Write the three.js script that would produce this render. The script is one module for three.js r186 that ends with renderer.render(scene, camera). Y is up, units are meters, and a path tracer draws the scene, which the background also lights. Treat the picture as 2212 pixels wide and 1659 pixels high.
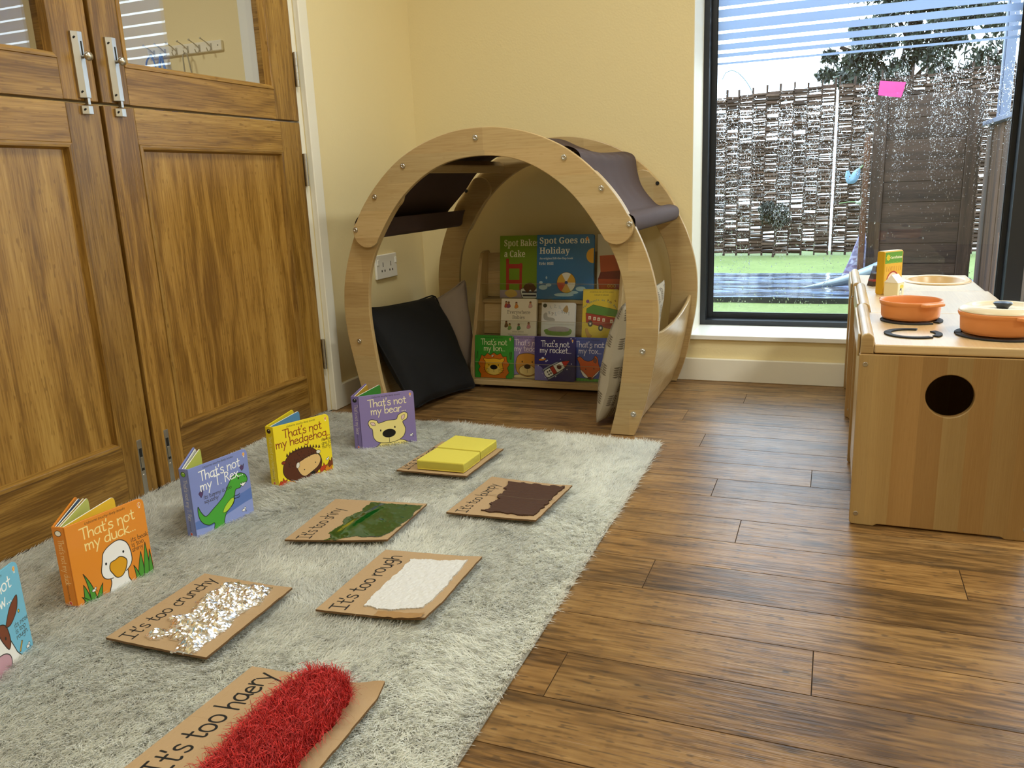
import * as THREE from 'three';
import { RoundedBoxGeometry } from 'three/addons/geometries/RoundedBoxGeometry.js';
import { mergeGeometries, toCreasedNormals } from 'three/addons/utils/BufferGeometryUtils.js';
import { RectAreaLightUniformsLib } from 'three/addons/lights/RectAreaLightUniformsLib.js';

// ---------- camera, sky, lights, exposure ----------
const scene = new THREE.Scene();
const camera = new THREE.PerspectiveCamera(50.96, 2212 / 1659, 0.05, 200);
camera.rotation.order = 'YXZ';
camera.position.set(1.644, 0.755, 3.07);
camera.rotation.set(THREE.MathUtils.degToRad(-13.817), THREE.MathUtils.degToRad(21.964), THREE.MathUtils.degToRad(-2.405));

scene.background = new THREE.Color(5.4, 6.8, 8.0);          // bright overcast sky

const renderer = new THREE.WebGLRenderer({ antialias: true });
renderer.toneMapping = THREE.LinearToneMapping;
renderer.toneMappingExposure = 0.85;
renderer.shadowMap.enabled = true;
RectAreaLightUniformsLib.init();

const CEIL = 2.32, LAMP_RGB = [0.95, 1.0, 0.955];
const UNSEEN_LAMPS = [[1.0, 1.45, 25], [3.4, 1.05, 71], [1.0, 3.6, 22], [3.4, 3.3, 42], [-1.35, 1.3, 36]];   // x, z, strength of ceiling lamps out of view (the last lights the hall)
for (const [x, z, k] of UNSEEN_LAMPS) {
  const l = new THREE.RectAreaLight(new THREE.Color(...LAMP_RGB), k, 0.5, 0.5);
  l.position.set(x, CEIL - 0.035, z); l.rotation.x = -Math.PI / 2; scene.add(l);
}

// ---------- helpers ----------
const V = (x, y, z) => new THREE.Vector3(x, y, z);
function rng(seed) { let s = seed | 0; return () => { s = (s + 0x6d2b79f5) | 0; let t = Math.imul(s ^ (s >>> 15), 1 | s); t = (t + Math.imul(t ^ (t >>> 7), 61 | t)) ^ t; return ((t ^ (t >>> 14)) >>> 0) / 4294967296; }; }
function hash(x, y, s) { let h = Math.imul(x, 374761393) + Math.imul(y, 668265263) + Math.imul(s, 2147483647 ^ 0x5bd1e995); h = Math.imul(h ^ (h >>> 13), 1274126177); return ((h ^ (h >>> 16)) >>> 0) / 4294967296; }
const mod = (a, n) => ((a % n) + n) % n, lerp = (a, b, t) => a + (b - a) * t, clamp = (x, a = 0, b = 1) => Math.min(b, Math.max(a, x)), smooth = (a, b, x) => { const t = clamp((x - a) / (b - a)); return t * t * (3 - 2 * t); };
function pn(x, y, px, py, s = 0) {   // value noise that repeats every px, py cells
  const ix = Math.floor(x), iy = Math.floor(y), fx = x - ix, fy = y - iy, u = fx * fx * (3 - 2 * fx), v = fy * fy * (3 - 2 * fy), x0 = mod(ix, px), x1 = mod(ix + 1, px), y0 = mod(iy, py), y1 = mod(iy + 1, py);
  return lerp(lerp(hash(x0, y0, s), hash(x1, y0, s), u), lerp(hash(x0, y1, s), hash(x1, y1, s), u), v);
}
function fbm(x, y, px, py, s, oct = 3) { let a = 0, k = 0.5, n = 0; for (let i = 0; i < oct; i++) { a += k * pn(x, y, px, py, s + i * 17); n += k; x *= 2; y *= 2; px *= 2; py *= 2; k *= 0.5; } return a / n; }
const noise2 = (x, y, s = 0) => fbm(x, y, 4096, 4096, s, 3);

function dataTex(w, h, fn, srgb = true, rx = 1, ry = 1) {     // fn(u, v) -> [r, g, b] 0..255
  const d = new Uint8Array(w * h * 4);
  for (let y = 0, i = 0; y < h; y++) for (let x = 0; x < w; x++, i += 4) { const c = fn(x / w, y / h); d[i] = clamp(c[0], 0, 255); d[i + 1] = clamp(c[1], 0, 255); d[i + 2] = clamp(c[2], 0, 255); d[i + 3] = 255; }
  const t = new THREE.DataTexture(d, w, h); t.wrapS = t.wrapT = THREE.RepeatWrapping; t.magFilter = THREE.LinearFilter; t.minFilter = THREE.LinearFilter; if (srgb) t.colorSpace = THREE.SRGBColorSpace; t.repeat.set(rx, ry); t.needsUpdate = true; return t;
}
const again = (t, rx, ry) => { const c = t.clone(); c.repeat.set(rx, ry); c.needsUpdate = true; return c; };
const mix3 = (a, b, t) => [lerp(a[0], b[0], t), lerp(a[1], b[1], t), lerp(a[2], b[2], t)];
const std = (o) => new THREE.MeshStandardMaterial(o), phys = (o) => new THREE.MeshPhysicalMaterial(o);

const counts = {};
const numbered = (n) => { const k = (counts[n] = (counts[n] ?? -1) + 1); return k ? n + '_' + String(k).padStart(3, '0') : n; };
function tag(o, label, category, group, kind) { if (label) o.userData.label = label; if (category) o.userData.category = category; if (group) o.userData.group = group; if (kind) o.userData.kind = kind; return o; }
function mesh(name, geo, mat, parent) { const m = new THREE.Mesh(Array.isArray(geo) ? merge(geo) : geo, mat); m.name = name; m.castShadow = m.receiveShadow = true; (parent ?? scene).add(m); return m; }
function thing(name, label, category, pos = [0, 0, 0], turn = 0, group) { const o = new THREE.Group(); o.name = numbered(name); o.position.set(...pos); o.rotation.y = turn; scene.add(o); return tag(o, label, category, group); }
function struct(name, label) { const o = new THREE.Group(); o.name = name; scene.add(o); return tag(o, label, null, null, 'structure'); }
function single(name, geo, mat, label, category, group) { const m = mesh(numbered(name), geo, mat); return tag(m, label, category, group); }
function merge(list) { const a = list.map((g) => { const c = g.index ? g.toNonIndexed() : g; for (const k of Object.keys(c.attributes)) if (!['position', 'normal', 'uv'].includes(k)) c.deleteAttribute(k); return c; }); return a.length > 1 ? mergeGeometries(a) : a[0]; }
// uv in metres from the position; the grain of the wood runs along the given axis
function boxUV(g, grain = 'x', ou = 0, ov = 0) {
  const p = g.attributes.position, n = g.attributes.normal, ax = { x: 0, y: 1, z: 2 }[grain], uv = new Float32Array(p.count * 2);
  for (let i = 0; i < p.count; i++) {
    const c = [p.getX(i), p.getY(i), p.getZ(i)], m = [Math.abs(n.getX(i)), Math.abs(n.getY(i)), Math.abs(n.getZ(i))], d = m[0] >= m[1] && m[0] >= m[2] ? 0 : m[1] >= m[2] ? 1 : 2;
    const r = [0, 1, 2].filter((k) => k !== d); let [a, b] = r; if (b === ax) [a, b] = [b, a];
    uv[2 * i] = c[a] + ou; uv[2 * i + 1] = c[b] + (d === ax ? 0 : c[d] * 0.37) + ov;
  }
  g.setAttribute('uv', new THREE.BufferAttribute(uv, 2)); return g;
}
function bx(x0, x1, y0, y1, z0, z1, r = 0.0012, grain, ou = 0, ov = 0) {
  const w = x1 - x0, h = y1 - y0, d = z1 - z0, g = r ? new RoundedBoxGeometry(w, h, d, 1, Math.min(r, w / 2.01, h / 2.01, d / 2.01)) : new THREE.BoxGeometry(w, h, d);
  g.translate((x0 + x1) / 2, (y0 + y1) / 2, (z0 + z1) / 2); return boxUV(g, grain ?? 'x', ou, ov);
}
function ext(points, depth, bevel = 0.002, seg = 2, holes = []) {   // outline in x, y pushed along z from 0 to depth
  const s = new THREE.Shape(points.map(([x, y]) => new THREE.Vector2(x, y))); for (const h of holes) s.holes.push(new THREE.Path(h.map(([x, y]) => new THREE.Vector2(x, y))));
  return new THREE.ExtrudeGeometry(s, { depth: depth - 2 * bevel, bevelEnabled: bevel > 0, bevelThickness: bevel, bevelSize: bevel, bevelOffset: -bevel, bevelSegments: seg, curveSegments: 12 }).translate(0, 0, bevel);
}
function roundRect(w, h, r, n = 5, x = 0, y = 0) { const p = []; for (const [cx, cy, a] of [[w - r, r, -90], [w - r, h - r, 0], [r, h - r, 90], [r, r, 180]]) for (let i = 0; i <= n; i++) { const t = ((a + (90 * i) / n) * Math.PI) / 180; p.push([x + cx + r * Math.cos(t), y + cy + r * Math.sin(t)]); } return p; }
function tube(points, r, seg = 24, rad = 8, closed = false) { return new THREE.TubeGeometry(new THREE.CatmullRomCurve3(points.map((p) => V(...p)), closed), seg, r, rad, closed); }
function lathe(prof, seg = 48) { return new THREE.LatheGeometry(prof.map(([r, y]) => new THREE.Vector2(r, y)), seg); }
function gridGeo(nu, nv, f, uvf) {   // sheet f(u, v) -> [x, y, z]
  const pos = [], uv = [], idx = [];
  for (let j = 0; j <= nv; j++) for (let i = 0; i <= nu; i++) { const u = i / nu, v = j / nv; pos.push(...f(u, v)); uv.push(...(uvf ? uvf(u, v) : [u, v])); }
  for (let j = 0; j < nv; j++) for (let i = 0; i < nu; i++) { const a = j * (nu + 1) + i, b = a + 1, c = a + nu + 1, d = c + 1; idx.push(a, b, d, a, d, c); }
  const g = new THREE.BufferGeometry(); g.setAttribute('position', new THREE.Float32BufferAttribute(pos, 3)); g.setAttribute('uv', new THREE.Float32BufferAttribute(uv, 2)); g.setIndex(idx); g.computeVertexNormals(); return g;
}
function canvasTex(w, h, draw) { const c = document.createElement('canvas'); c.width = w; c.height = h; const x = c.getContext('2d'); draw(x, w, h); const t = new THREE.CanvasTexture(c); t.colorSpace = THREE.SRGBColorSpace; return t; }

// ---------- hand lettering: pen strokes on a grid with x-height 5 ----------
const PEN = {
  a: ['M4 4.6C2 5.6 0 4 .3 1.8C.6 -.6 3.4 -.2 4 2M4 5L4.1 .6L4.8 0', 5.2], b: ['M.5 8.5L.6 .2M.6 2.5C1.5 5.6 4.4 5.2 4.4 2.6C4.4 -.4 1.2 -.6 .6 1', 5.2], c: ['M3.8 4.4C2 5.8 .2 4.2 .3 2.2C.4 -.2 2.6 -.4 4 .9', 4.6],
  d: ['M4 4C2.4 5.8 .2 4.4 .3 2.2C.4 -.4 3.4 -.6 4 2M4.2 8.5L4.2 0', 5.3], e: ['M.4 2.6L3.8 3C3.8 5.4 .5 5.8 .3 2.4C.2 -.4 2.8 -.4 4 .8', 4.7], f: ['M3.4 7.8C2 9 1.3 7.6 1.4 6L1.4 0M0 4.8L3 4.9', 3.6],
  g: ['M4 4.2C2.2 5.8 .2 4.4 .3 2.4C.4 .2 3.2 .2 4 2.2M4.1 5L4.1 -1.6C4 -4 1.4 -3.8 .4 -2.6', 5.2], h: ['M.5 8.5L.5 0M.5 2.6C1.6 5.4 4 5.4 4 3L4.1 0', 5], i: ['M.6 5L.7 0M.6 6.8L.7 7', 2], k: ['M.5 8.5L.5 0M3.8 5L.6 2.2L4 0', 4.7],
  l: ['M.6 8.5L.7 0', 2], m: ['M.4 5L.5 0M.5 2.8C1.2 5.2 3 5.4 3.1 3L3.1 0M3.1 2.8C4 5.2 5.8 5.4 5.9 3L6 0', 7], n: ['M.4 5L.5 0M.5 2.8C1.4 5.4 3.8 5.4 3.9 3L4 0', 5], o: ['M2.2 5C.4 5 .2 3.4 .3 2.4C.4 -.4 4.2 -.6 4.3 2.5C4.4 4.4 3.2 5 2.2 5', 5.2],
  p: ['M.5 5L.5 -3.6M.5 2.8C1.5 5.6 4.4 5.2 4.4 2.6C4.4 -.4 1.4 -.4 .5 1', 5.2], q: ['M4 4.2C2.2 5.8 .2 4.4 .3 2.4C.4 .2 3.2 .2 4 2.2M4.1 5L4.2 -3.6', 5.2], r: ['M.4 5L.5 0M.5 2.8C1.2 4.6 2 5.2 3.2 4.8', 3.7], s: ['M3.2 4.5C2 5.5 .4 5 .5 3.8C.7 2.4 3.2 2.8 3.3 1.4C3.3 -.4 1.2 -.4 .2 .6', 4.1],
  t: ['M1.4 7.4L1.4 1C1.5 0 2.4 -.1 3.2 .5M0 4.9L3 5', 3.8], u: ['M.4 5L.4 2C.5 -.6 3.4 -.6 3.8 2M3.9 5L4 0', 5], w: ['M.2 5L1.6 0L3 4L4.4 0L5.8 5', 6.4], x: ['M.3 5L3.8 0M3.8 5L.2 0', 4.4], y: ['M.3 5L2.2 .4M4.2 5L2.2 .4L.8 -3.6', 4.7],
  T: ['M0 8.2L5.6 8.5M2.8 8.4L2.8 0', 5.4], R: ['M.6 8.3L.6 0M.6 8.2C5 8.8 5 4.4 .6 4.3M2 4.3L4.8 0', 5.4], I: ['M0 8L4.4 8.2M2.2 8L2.2 0M0 0L4.4 .2', 5.6], U: ['M.4 8.2L.4 2.5C.6 -.8 4.4 -.8 4.6 2.5L4.6 8.2', 5.6], "'": ['M.5 8.6L.2 6.8', 1.4], '.': ['M.5 .3L.6 .1', 1.7], '-': ['M.2 2.6L2.2 2.7', 3], ' ': ['', 2.8],
};
function penWidth(s) { let w = 0; for (const c of s) w += (PEN[c] ?? PEN[' '])[1]; return w; }
function pen(x, str, px, py, k, color, lw = 0.7, centre = false, rot = 0, jit = 0) {   // k pixels per unit
  x.save(); x.translate(px, py); x.rotate(rot); x.scale(k, -k); if (centre) x.translate(-penWidth(str) / 2, 0); x.lineWidth = lw; x.lineCap = x.lineJoin = 'round'; x.strokeStyle = color;
  let i = 0; for (const c of str) { const g = PEN[c] ?? PEN[' ']; if (g[0]) { x.save(); x.translate(0, jit * Math.sin(i * 2.7)); x.stroke(new Path2D(g[0])); x.restore(); } x.translate(g[1], 0); i++; }
  x.restore();
}
function blob(x, p, fill, stroke = '#141210', lw = 5) {   // smooth closed outline through points
  const n = p.length / 2, P = (i) => [p[2 * mod(i, n)], p[2 * mod(i, n) + 1]];
  x.beginPath(); x.moveTo(...P(0)); for (let i = 0; i < n; i++) { const a = P(i - 1), b = P(i), c = P(i + 1), d = P(i + 2); x.bezierCurveTo(b[0] + (c[0] - a[0]) / 6, b[1] + (c[1] - a[1]) / 6, c[0] - (d[0] - b[0]) / 6, c[1] - (d[1] - b[1]) / 6, c[0], c[1]); }
  x.closePath(); if (fill) { x.fillStyle = fill; x.fill(); } if (stroke) { x.strokeStyle = stroke; x.lineWidth = lw; x.lineJoin = 'round'; x.stroke(); }
}
function ell(x, cx, cy, rx, ry, fill, stroke = null, lw = 4, rot = 0) { x.beginPath(); x.ellipse(cx, cy, rx, ry, rot, 0, Math.PI * 2); if (fill) { x.fillStyle = fill; x.fill(); } if (stroke) { x.strokeStyle = stroke; x.lineWidth = lw; x.stroke(); } }
function poly(x, p, fill, stroke, lw = 4) { x.beginPath(); for (let i = 0; i < p.length; i += 2) x.lineTo(p[i], p[i + 1]); x.closePath(); if (fill) { x.fillStyle = fill; x.fill(); } if (stroke) { x.strokeStyle = stroke; x.lineWidth = lw; x.lineJoin = 'round'; x.stroke(); } }

// ---------- materials ----------
function woodTex(w, h, mu, mv, dark, mid, light, o) {   // mu x mv metres, grain along u
  const nu = Math.round(mu * 2), nv = Math.max(2, Math.round(mv * 10));
  return dataTex(w, h, (u, v) => {
    const warp = (fbm(u * nu, v * nv, nu, nv, o.seed, 3) - 0.5) * o.warp, r = v * nv * o.rings + warp * o.rings, ring = pn(0.5, mod(r, 256), 1, Math.round(nv * o.rings), o.seed + 5);
    const fine = pn(u * nu * 10, v * h * 0.5, nu * 10, Math.round(h * 0.5), o.seed + 9), fine2 = pn(u * nu * 24, v * h * 0.33, nu * 24, Math.round(h * 0.33), o.seed + 3), broad = fbm(u * nu, v * nv * 0.5, nu, Math.max(1, Math.round(nv * 0.5)), o.seed + 31, 2);
    let t = clamp(0.5 + (ring - 0.5) * o.ring + (fine - 0.5) * o.fine + (broad - 0.5) * o.broad), c = t < 0.5 ? mix3(dark, mid, t * 2) : mix3(mid, light, t * 2 - 1);
    const pore = smooth(0.80, 0.93, fine2) * o.pore; c = mix3(c, dark, pore);
    if (o.stave) { const [sn, sm, amp] = o.stave, jy = Math.floor(v * sm), jx = Math.floor(u * sn + hash(jy, 3, o.seed) * sn) % sn, k = 1 + (hash(jx, jy, o.seed + 2) - 0.5) * amp, k2 = 1 + (hash(jx, jy, o.seed + 4) - 0.5) * amp * 0.5; c = [c[0] * k, c[1] * k * (2 - k2) , c[2] * k * (2 - k2) * (2 - k2)]; }
    if (o.blotch) { const k = smooth(0.58, 0.8, fbm(u * nu * 1.5, v * nv * 0.7, Math.round(nu * 1.5), Math.max(1, Math.round(nv * 0.7)), o.seed + 77, 3)) * o.blotch; c = mix3(c, o.blotchColor, k); }
    return c;
  }, true, 1 / mu, 1 / mv);
}
const oakT = woodTex(1024, 512, 1, 0.5, [112, 78, 28], [156, 117, 56], [182, 144, 80], { seed: 11, warp: 1.6, rings: 5, ring: 0.55, fine: 0.55, broad: 0.7, pore: 0.55 });
const floorT = (() => {   // weathered oak print: short fibres, cloudy tone, knots with bent grain
  const r = rng(99), knots = []; for (let i = 0; i < 46; i++) knots.push([r() * 2, r(), 0.005 + r() * 0.011, 0.35 + r() * 0.65]);
  const D = [82, 59, 33], M = [132, 98, 57], L = [157, 122, 75], K = [72, 56, 40];
  return dataTex(2048, 1024, (u, v) => {
    const x = u * 2, y = v; let bend = 0, dark = 0;
    for (const [kx, ky, s, a] of knots) { let dx = Math.abs(x - kx); if (dx > 1) dx = 2 - dx; let dy = y - ky; if (dy > 0.5) dy -= 1; if (dy < -0.5) dy += 1; if (dx > 0.16 || Math.abs(dy) > 0.06) continue; const q = (dx * dx) / (s * s * 9) + (dy * dy) / (s * s); bend += Math.sign(dy) * s * 0.8 * Math.exp(-q * 0.35); dark += a * Math.exp(-q * 1.6); }
    const yy = y - bend, vv = mod(yy, 1);
    const fib = pn(u * 70, vv * 300, 70, 300, 1), fib2 = pn(u * 24, vv * 150, 24, 150, 2), wave = fbm(u * 10, vv * 44, 10, 44, 3, 3), cloud = fbm(u * 7, vv * 12, 7, 12, 4, 3), pore = pn(u * 110, vv * 340, 110, 340, 6), saw = pn(u * 420, vv * 9, 420, 9, 8);
    let t = clamp(0.5 + (fib - 0.5) * 0.5 + (fib2 - 0.5) * 0.45 + (wave - 0.5) * 0.75 + (cloud - 0.5) * 0.6 + (saw - 0.5) * 0.12 * smooth(0.5, 0.7, cloud)), c = t < 0.5 ? mix3(D, M, t * 2) : mix3(M, L, t * 2 - 1);
    c = mix3(c, K, clamp(smooth(0.78, 0.92, pore) * 0.55 + smooth(0.60, 0.78, fbm(u * 12, vv * 26, 12, 26, 12, 3)) * 0.32 + dark * 0.8)); return c;
  }, true, 0.5, 1);
})();
const mapleT = woodTex(1024, 512, 1, 0.5, [186, 152, 104], [208, 178, 130], [220, 192, 148], { seed: 7, warp: 0.7, rings: 3, ring: 0.3, fine: 0.4, broad: 0.5, pore: 0.26, stave: [3, 6, 0.10] });
const beechT = woodTex(512, 1024, 0.5, 0.5, [158, 122, 74], [182, 147, 96], [200, 166, 114], { seed: 23, warp: 0.15, rings: 2.4, ring: 0.55, fine: 0.2, broad: 0.4, pore: 0.14, stave: [1, 11, 0.16] });
const brownT = woodTex(512, 512, 1, 0.5, [52, 38, 30], [84, 64, 52], [110, 88, 72], { seed: 91, warp: 1.2, rings: 5, ring: 0.6, fine: 0.6, broad: 0.5, pore: 0.5 });
const wetGleamWoodT = woodTex(1024, 512, 1, 0.5, [20, 24, 32], [92, 106, 130], [118, 138, 170], { seed: 64, warp: 3.2, rings: 5, ring: 1.7, fine: 0.25, broad: 0.4, pore: 0.4 });  // dark bands and bluish tone paint wet sky reflections over the grain
const grainBump = dataTex(512, 512, (u, v) => { const a = 255 * (0.5 * pn(u * 12, v * 220, 12, 220, 3) + 0.5 * pn(u * 5, v * 60, 5, 60, 8)); return [a, a, a]; }, false);
const wallBump = dataTex(256, 256, (u, v) => { const a = 255 * fbm(u * 48, v * 48, 48, 48, 4, 3); return [a, a, a]; }, false, 4, 4);
const clothBump = dataTex(256, 256, (u, v) => { const a = 150 + 52 * Math.sin(u * 402) * Math.sin(v * 402) + 60 * (pn(u * 64, v * 64, 64, 64, 2) - 0.5); return [a, a, a]; }, false, 6, 6);
const oak = [[1.02, 1.0, 0.84], [0.94, 0.92, 0.74], [1.08, 1.05, 0.88], [0.84, 0.82, 0.7]].map((c) => std({ map: oakT, color: new THREE.Color(...c), roughness: 0.38, bumpMap: again(grainBump, 3, 3), bumpScale: 0.0004 }));
const floorM = [[1, 1, 1], [0.86, 0.85, 0.84], [1.12, 1.1, 1.06], [0.95, 0.91, 0.86], [1.05, 1.06, 1.08]].map((c) => phys({ map: floorT, color: new THREE.Color(...c), specularIntensity: 0.55, roughness: 0.34, bumpMap: again(grainBump, 1.5, 4), bumpScale: 0.0005 }));
const maple = [[0.80, 0.79, 0.73], [0.76, 0.75, 0.68], [0.78, 0.77, 0.71]].map((c) => std({ map: mapleT, color: new THREE.Color(...c), roughness: 0.32 }));
const beech = std({ map: beechT, color: new THREE.Color(0.8, 0.78, 0.72), roughness: 0.36 });
const worktopM = phys({ map: mapleT, color: new THREE.Color(1.0, 0.98, 0.93), roughness: 0.36, clearcoat: 1, clearcoatRoughness: 0.3 });
const cream = std({ color: '#ecdaa8', roughness: 0.72, bumpMap: wallBump, bumpScale: 0.0003 });
const white = std({ color: '#f0ead8', roughness: 0.4 });
const hallWhite = std({ color: '#eef3f4', roughness: 0.5 });
const ceilM = std({ color: '#f4f0e6', roughness: 0.9 });
const steel = std({ color: '#c9c6c0', roughness: 0.28, metalness: 1 });
const satin = std({ color: '#b9b6b0', roughness: 0.38, metalness: 1 });
const darkSlot = std({ color: '#15130f', roughness: 0.8 });
const alu = std({ color: '#34373c', roughness: 0.34, metalness: 0.55 });
const rubber = std({ color: '#101114', roughness: 0.7 });
const paneM = phys({ color: '#ffffff', transmission: 1, thickness: 0, roughness: 0, ior: 1.5 });
const brownCloth = std({ color: '#4c3a37', roughness: 0.85, bumpMap: clothBump, bumpScale: 0.0006, side: THREE.DoubleSide });
const plasticWhite = std({ color: '#f1eee6', roughness: 0.3 });
const pageWhite = std({ color: '#efebdf', roughness: 0.7 });

// ---------- the room ----------
const WR = 4.6, WF = 5.6;
{ // floor of plank-effect vinyl: every plank near the camera is its own piece
  const f = struct('floor', 'brown weathered oak plank floor');
  mesh('underlay', bx(-0.05, WR + 0.05, -0.06, -0.002, -0.02, WF + 0.05, 0), std({ color: '#2a1d12', roughness: 0.8 }), f);
  const known = { '-1': 0.9, 0: 0.55, 1: 1.382, 2: 0.75, 3: 1.217, 4: 0.6, 5: 1.31, 6: 0.95, 7: 0.42, 8: 1.395, 9: 0.86, 10: 1.48, 11: 0.7, 12: 1.336, 13: 0.9, 14: 1.646, 15: 1.267, 16: 0.62, 17: 1.46 };
  const r = rng(5), variants = [];
  for (let k = 0; k < 24; k++) variants.push([Math.floor(r() * 16) / 16 * 2, k * 0.123]);
  for (let row = -1; row < 44; row++) {
    const z0 = 0.062 + row * 0.125, z1 = z0 + 0.125, j = known[row] ?? r() * 1.2, starts = [];
    for (let x = j - 2.4; x < WR; x += 1.2) starts.push(x);
    if (row > 26) { // behind the camera: whole runs
      const v = variants[Math.floor(r() * 24)]; mesh('plank', bx(0, WR, -0.002, 0, z0, z1 - 0.0008, 0, 'x', v[0], v[1] - z0), floorM[row % 5], f); continue;
    }
    for (const x of starts) {
      const a = Math.max(x, 0), b = Math.min(x + 1.2, WR); if (b - a < 0.01) continue;
      const v = variants[Math.floor(r() * 24)]; mesh('plank', bx(a + 0.0005, b - 0.0006, -0.004, 0, Math.max(z0, 0) + 0.0007, z1 - 0.0008, 0.0005, 'x', v[0], v[1] - z0), floorM[Math.floor(r() * 5)], f);
    }
  }
}
{ const c = struct('ceiling', 'white ceiling'); mesh('slab', bx(-3.4, WR + 0.1, CEIL, CEIL + 0.15, -0.45, WF + 0.1, 0), ceilM, c); }
{ const w = struct('wall_left', 'cream painted wall with the double doors');
  mesh('surface', bx(-0.1, 0, 0, CEIL, -0.3, 0.724, 0), cream, w); mesh('surface', bx(-0.1, 0, 0, CEIL, 2.35, WF + 0.1, 0), cream, w); mesh('surface', bx(-0.1, 0, 1.82, CEIL, 0.724, 2.35, 0), cream, w); }
{ const w = struct('wall_back', 'cream painted wall behind the play den');
  const g = ext([[-0.1, -0.055], [1.15, 0], [1.15, 0.34], [-0.1, 0.34]].map(([x, z]) => [x, z > 0 ? -z : z]).map(([x, z]) => [x, -z]), CEIL, 0).rotateX(-Math.PI / 2);
  mesh('surface', boxUV(g, 'x'), cream, w);
  mesh('surface', bx(1.15, WR + 0.1, 0, 0.16, -0.3, 0, 0), cream, w); mesh('surface', bx(1.15, WR + 0.1, 2.12, CEIL, -0.3, 0, 0), cream, w); mesh('surface', bx(3.45, WR + 0.1, 0.16, 2.12, -0.3, 0, 0), cream, w);
  mesh('reveal', bx(1.148, 1.152, 0.176, 2.12, -0.216, -0.0005, 0.0006), white, w); }
{ const w = struct('wall_right', 'cream painted wall'); mesh('surface', bx(WR, WR + 0.1, 0, CEIL, -0.3, WF + 0.1, 0), cream, w); }
{ const w = struct('wall_front', 'cream painted wall behind the viewer'); mesh('surface', bx(-0.1, WR + 0.1, 0, CEIL, WF, WF + 0.1, 0), cream, w); }
{ const b = struct('baseboard_left', 'white skirting board'); mesh('board', bx(0, 0.018, 0, 0.086, 0.0, 0.677, 0.003), white, b); mesh('board', bx(0, 0.018, 0, 0.086, 2.4, WF, 0.003), white, b); }
{ const b = struct('baseboard_back', 'white skirting board under the window'); mesh('board', bx(0.02, WR, 0, 0.086, 0, 0.018, 0.003), white, b); }
{ const t = struct('trim_1', 'white window sill board'); mesh('sill_board', bx(1.145, 3.46, 0.158, 0.176, -0.24, 0.012, 0.003), plasticWhite, t); }
{ const t = struct('trim_2', 'white door frame with architrave');
  mesh('architrave', bx(-0.002, 0.02, 0, 1.85, 0.677, 0.726, 0.004), white, t); mesh('architrave', bx(-0.002, 0.02, 0, 1.85, 2.35, 2.4, 0.004), white, t); mesh('architrave', bx(-0.002, 0.02, 1.80, 1.85, 0.677, 2.4, 0.004), white, t);
  mesh('lining', bx(-0.1, -0.004, 0, 1.8, 0.7245, 0.746, 0.001), white, t); mesh('lining', bx(-0.1, -0.004, 0, 1.8, 2.33, 2.3495, 0.001), white, t); mesh('lining', bx(-0.1, -0.004, 1.79, 1.8195, 0.746, 2.33, 0.001), white, t); }

const doorPaneM = phys({ color: '#ffffff', transmission: 1, thickness: 0, roughness: 0, ior: 1.7 });
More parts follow.
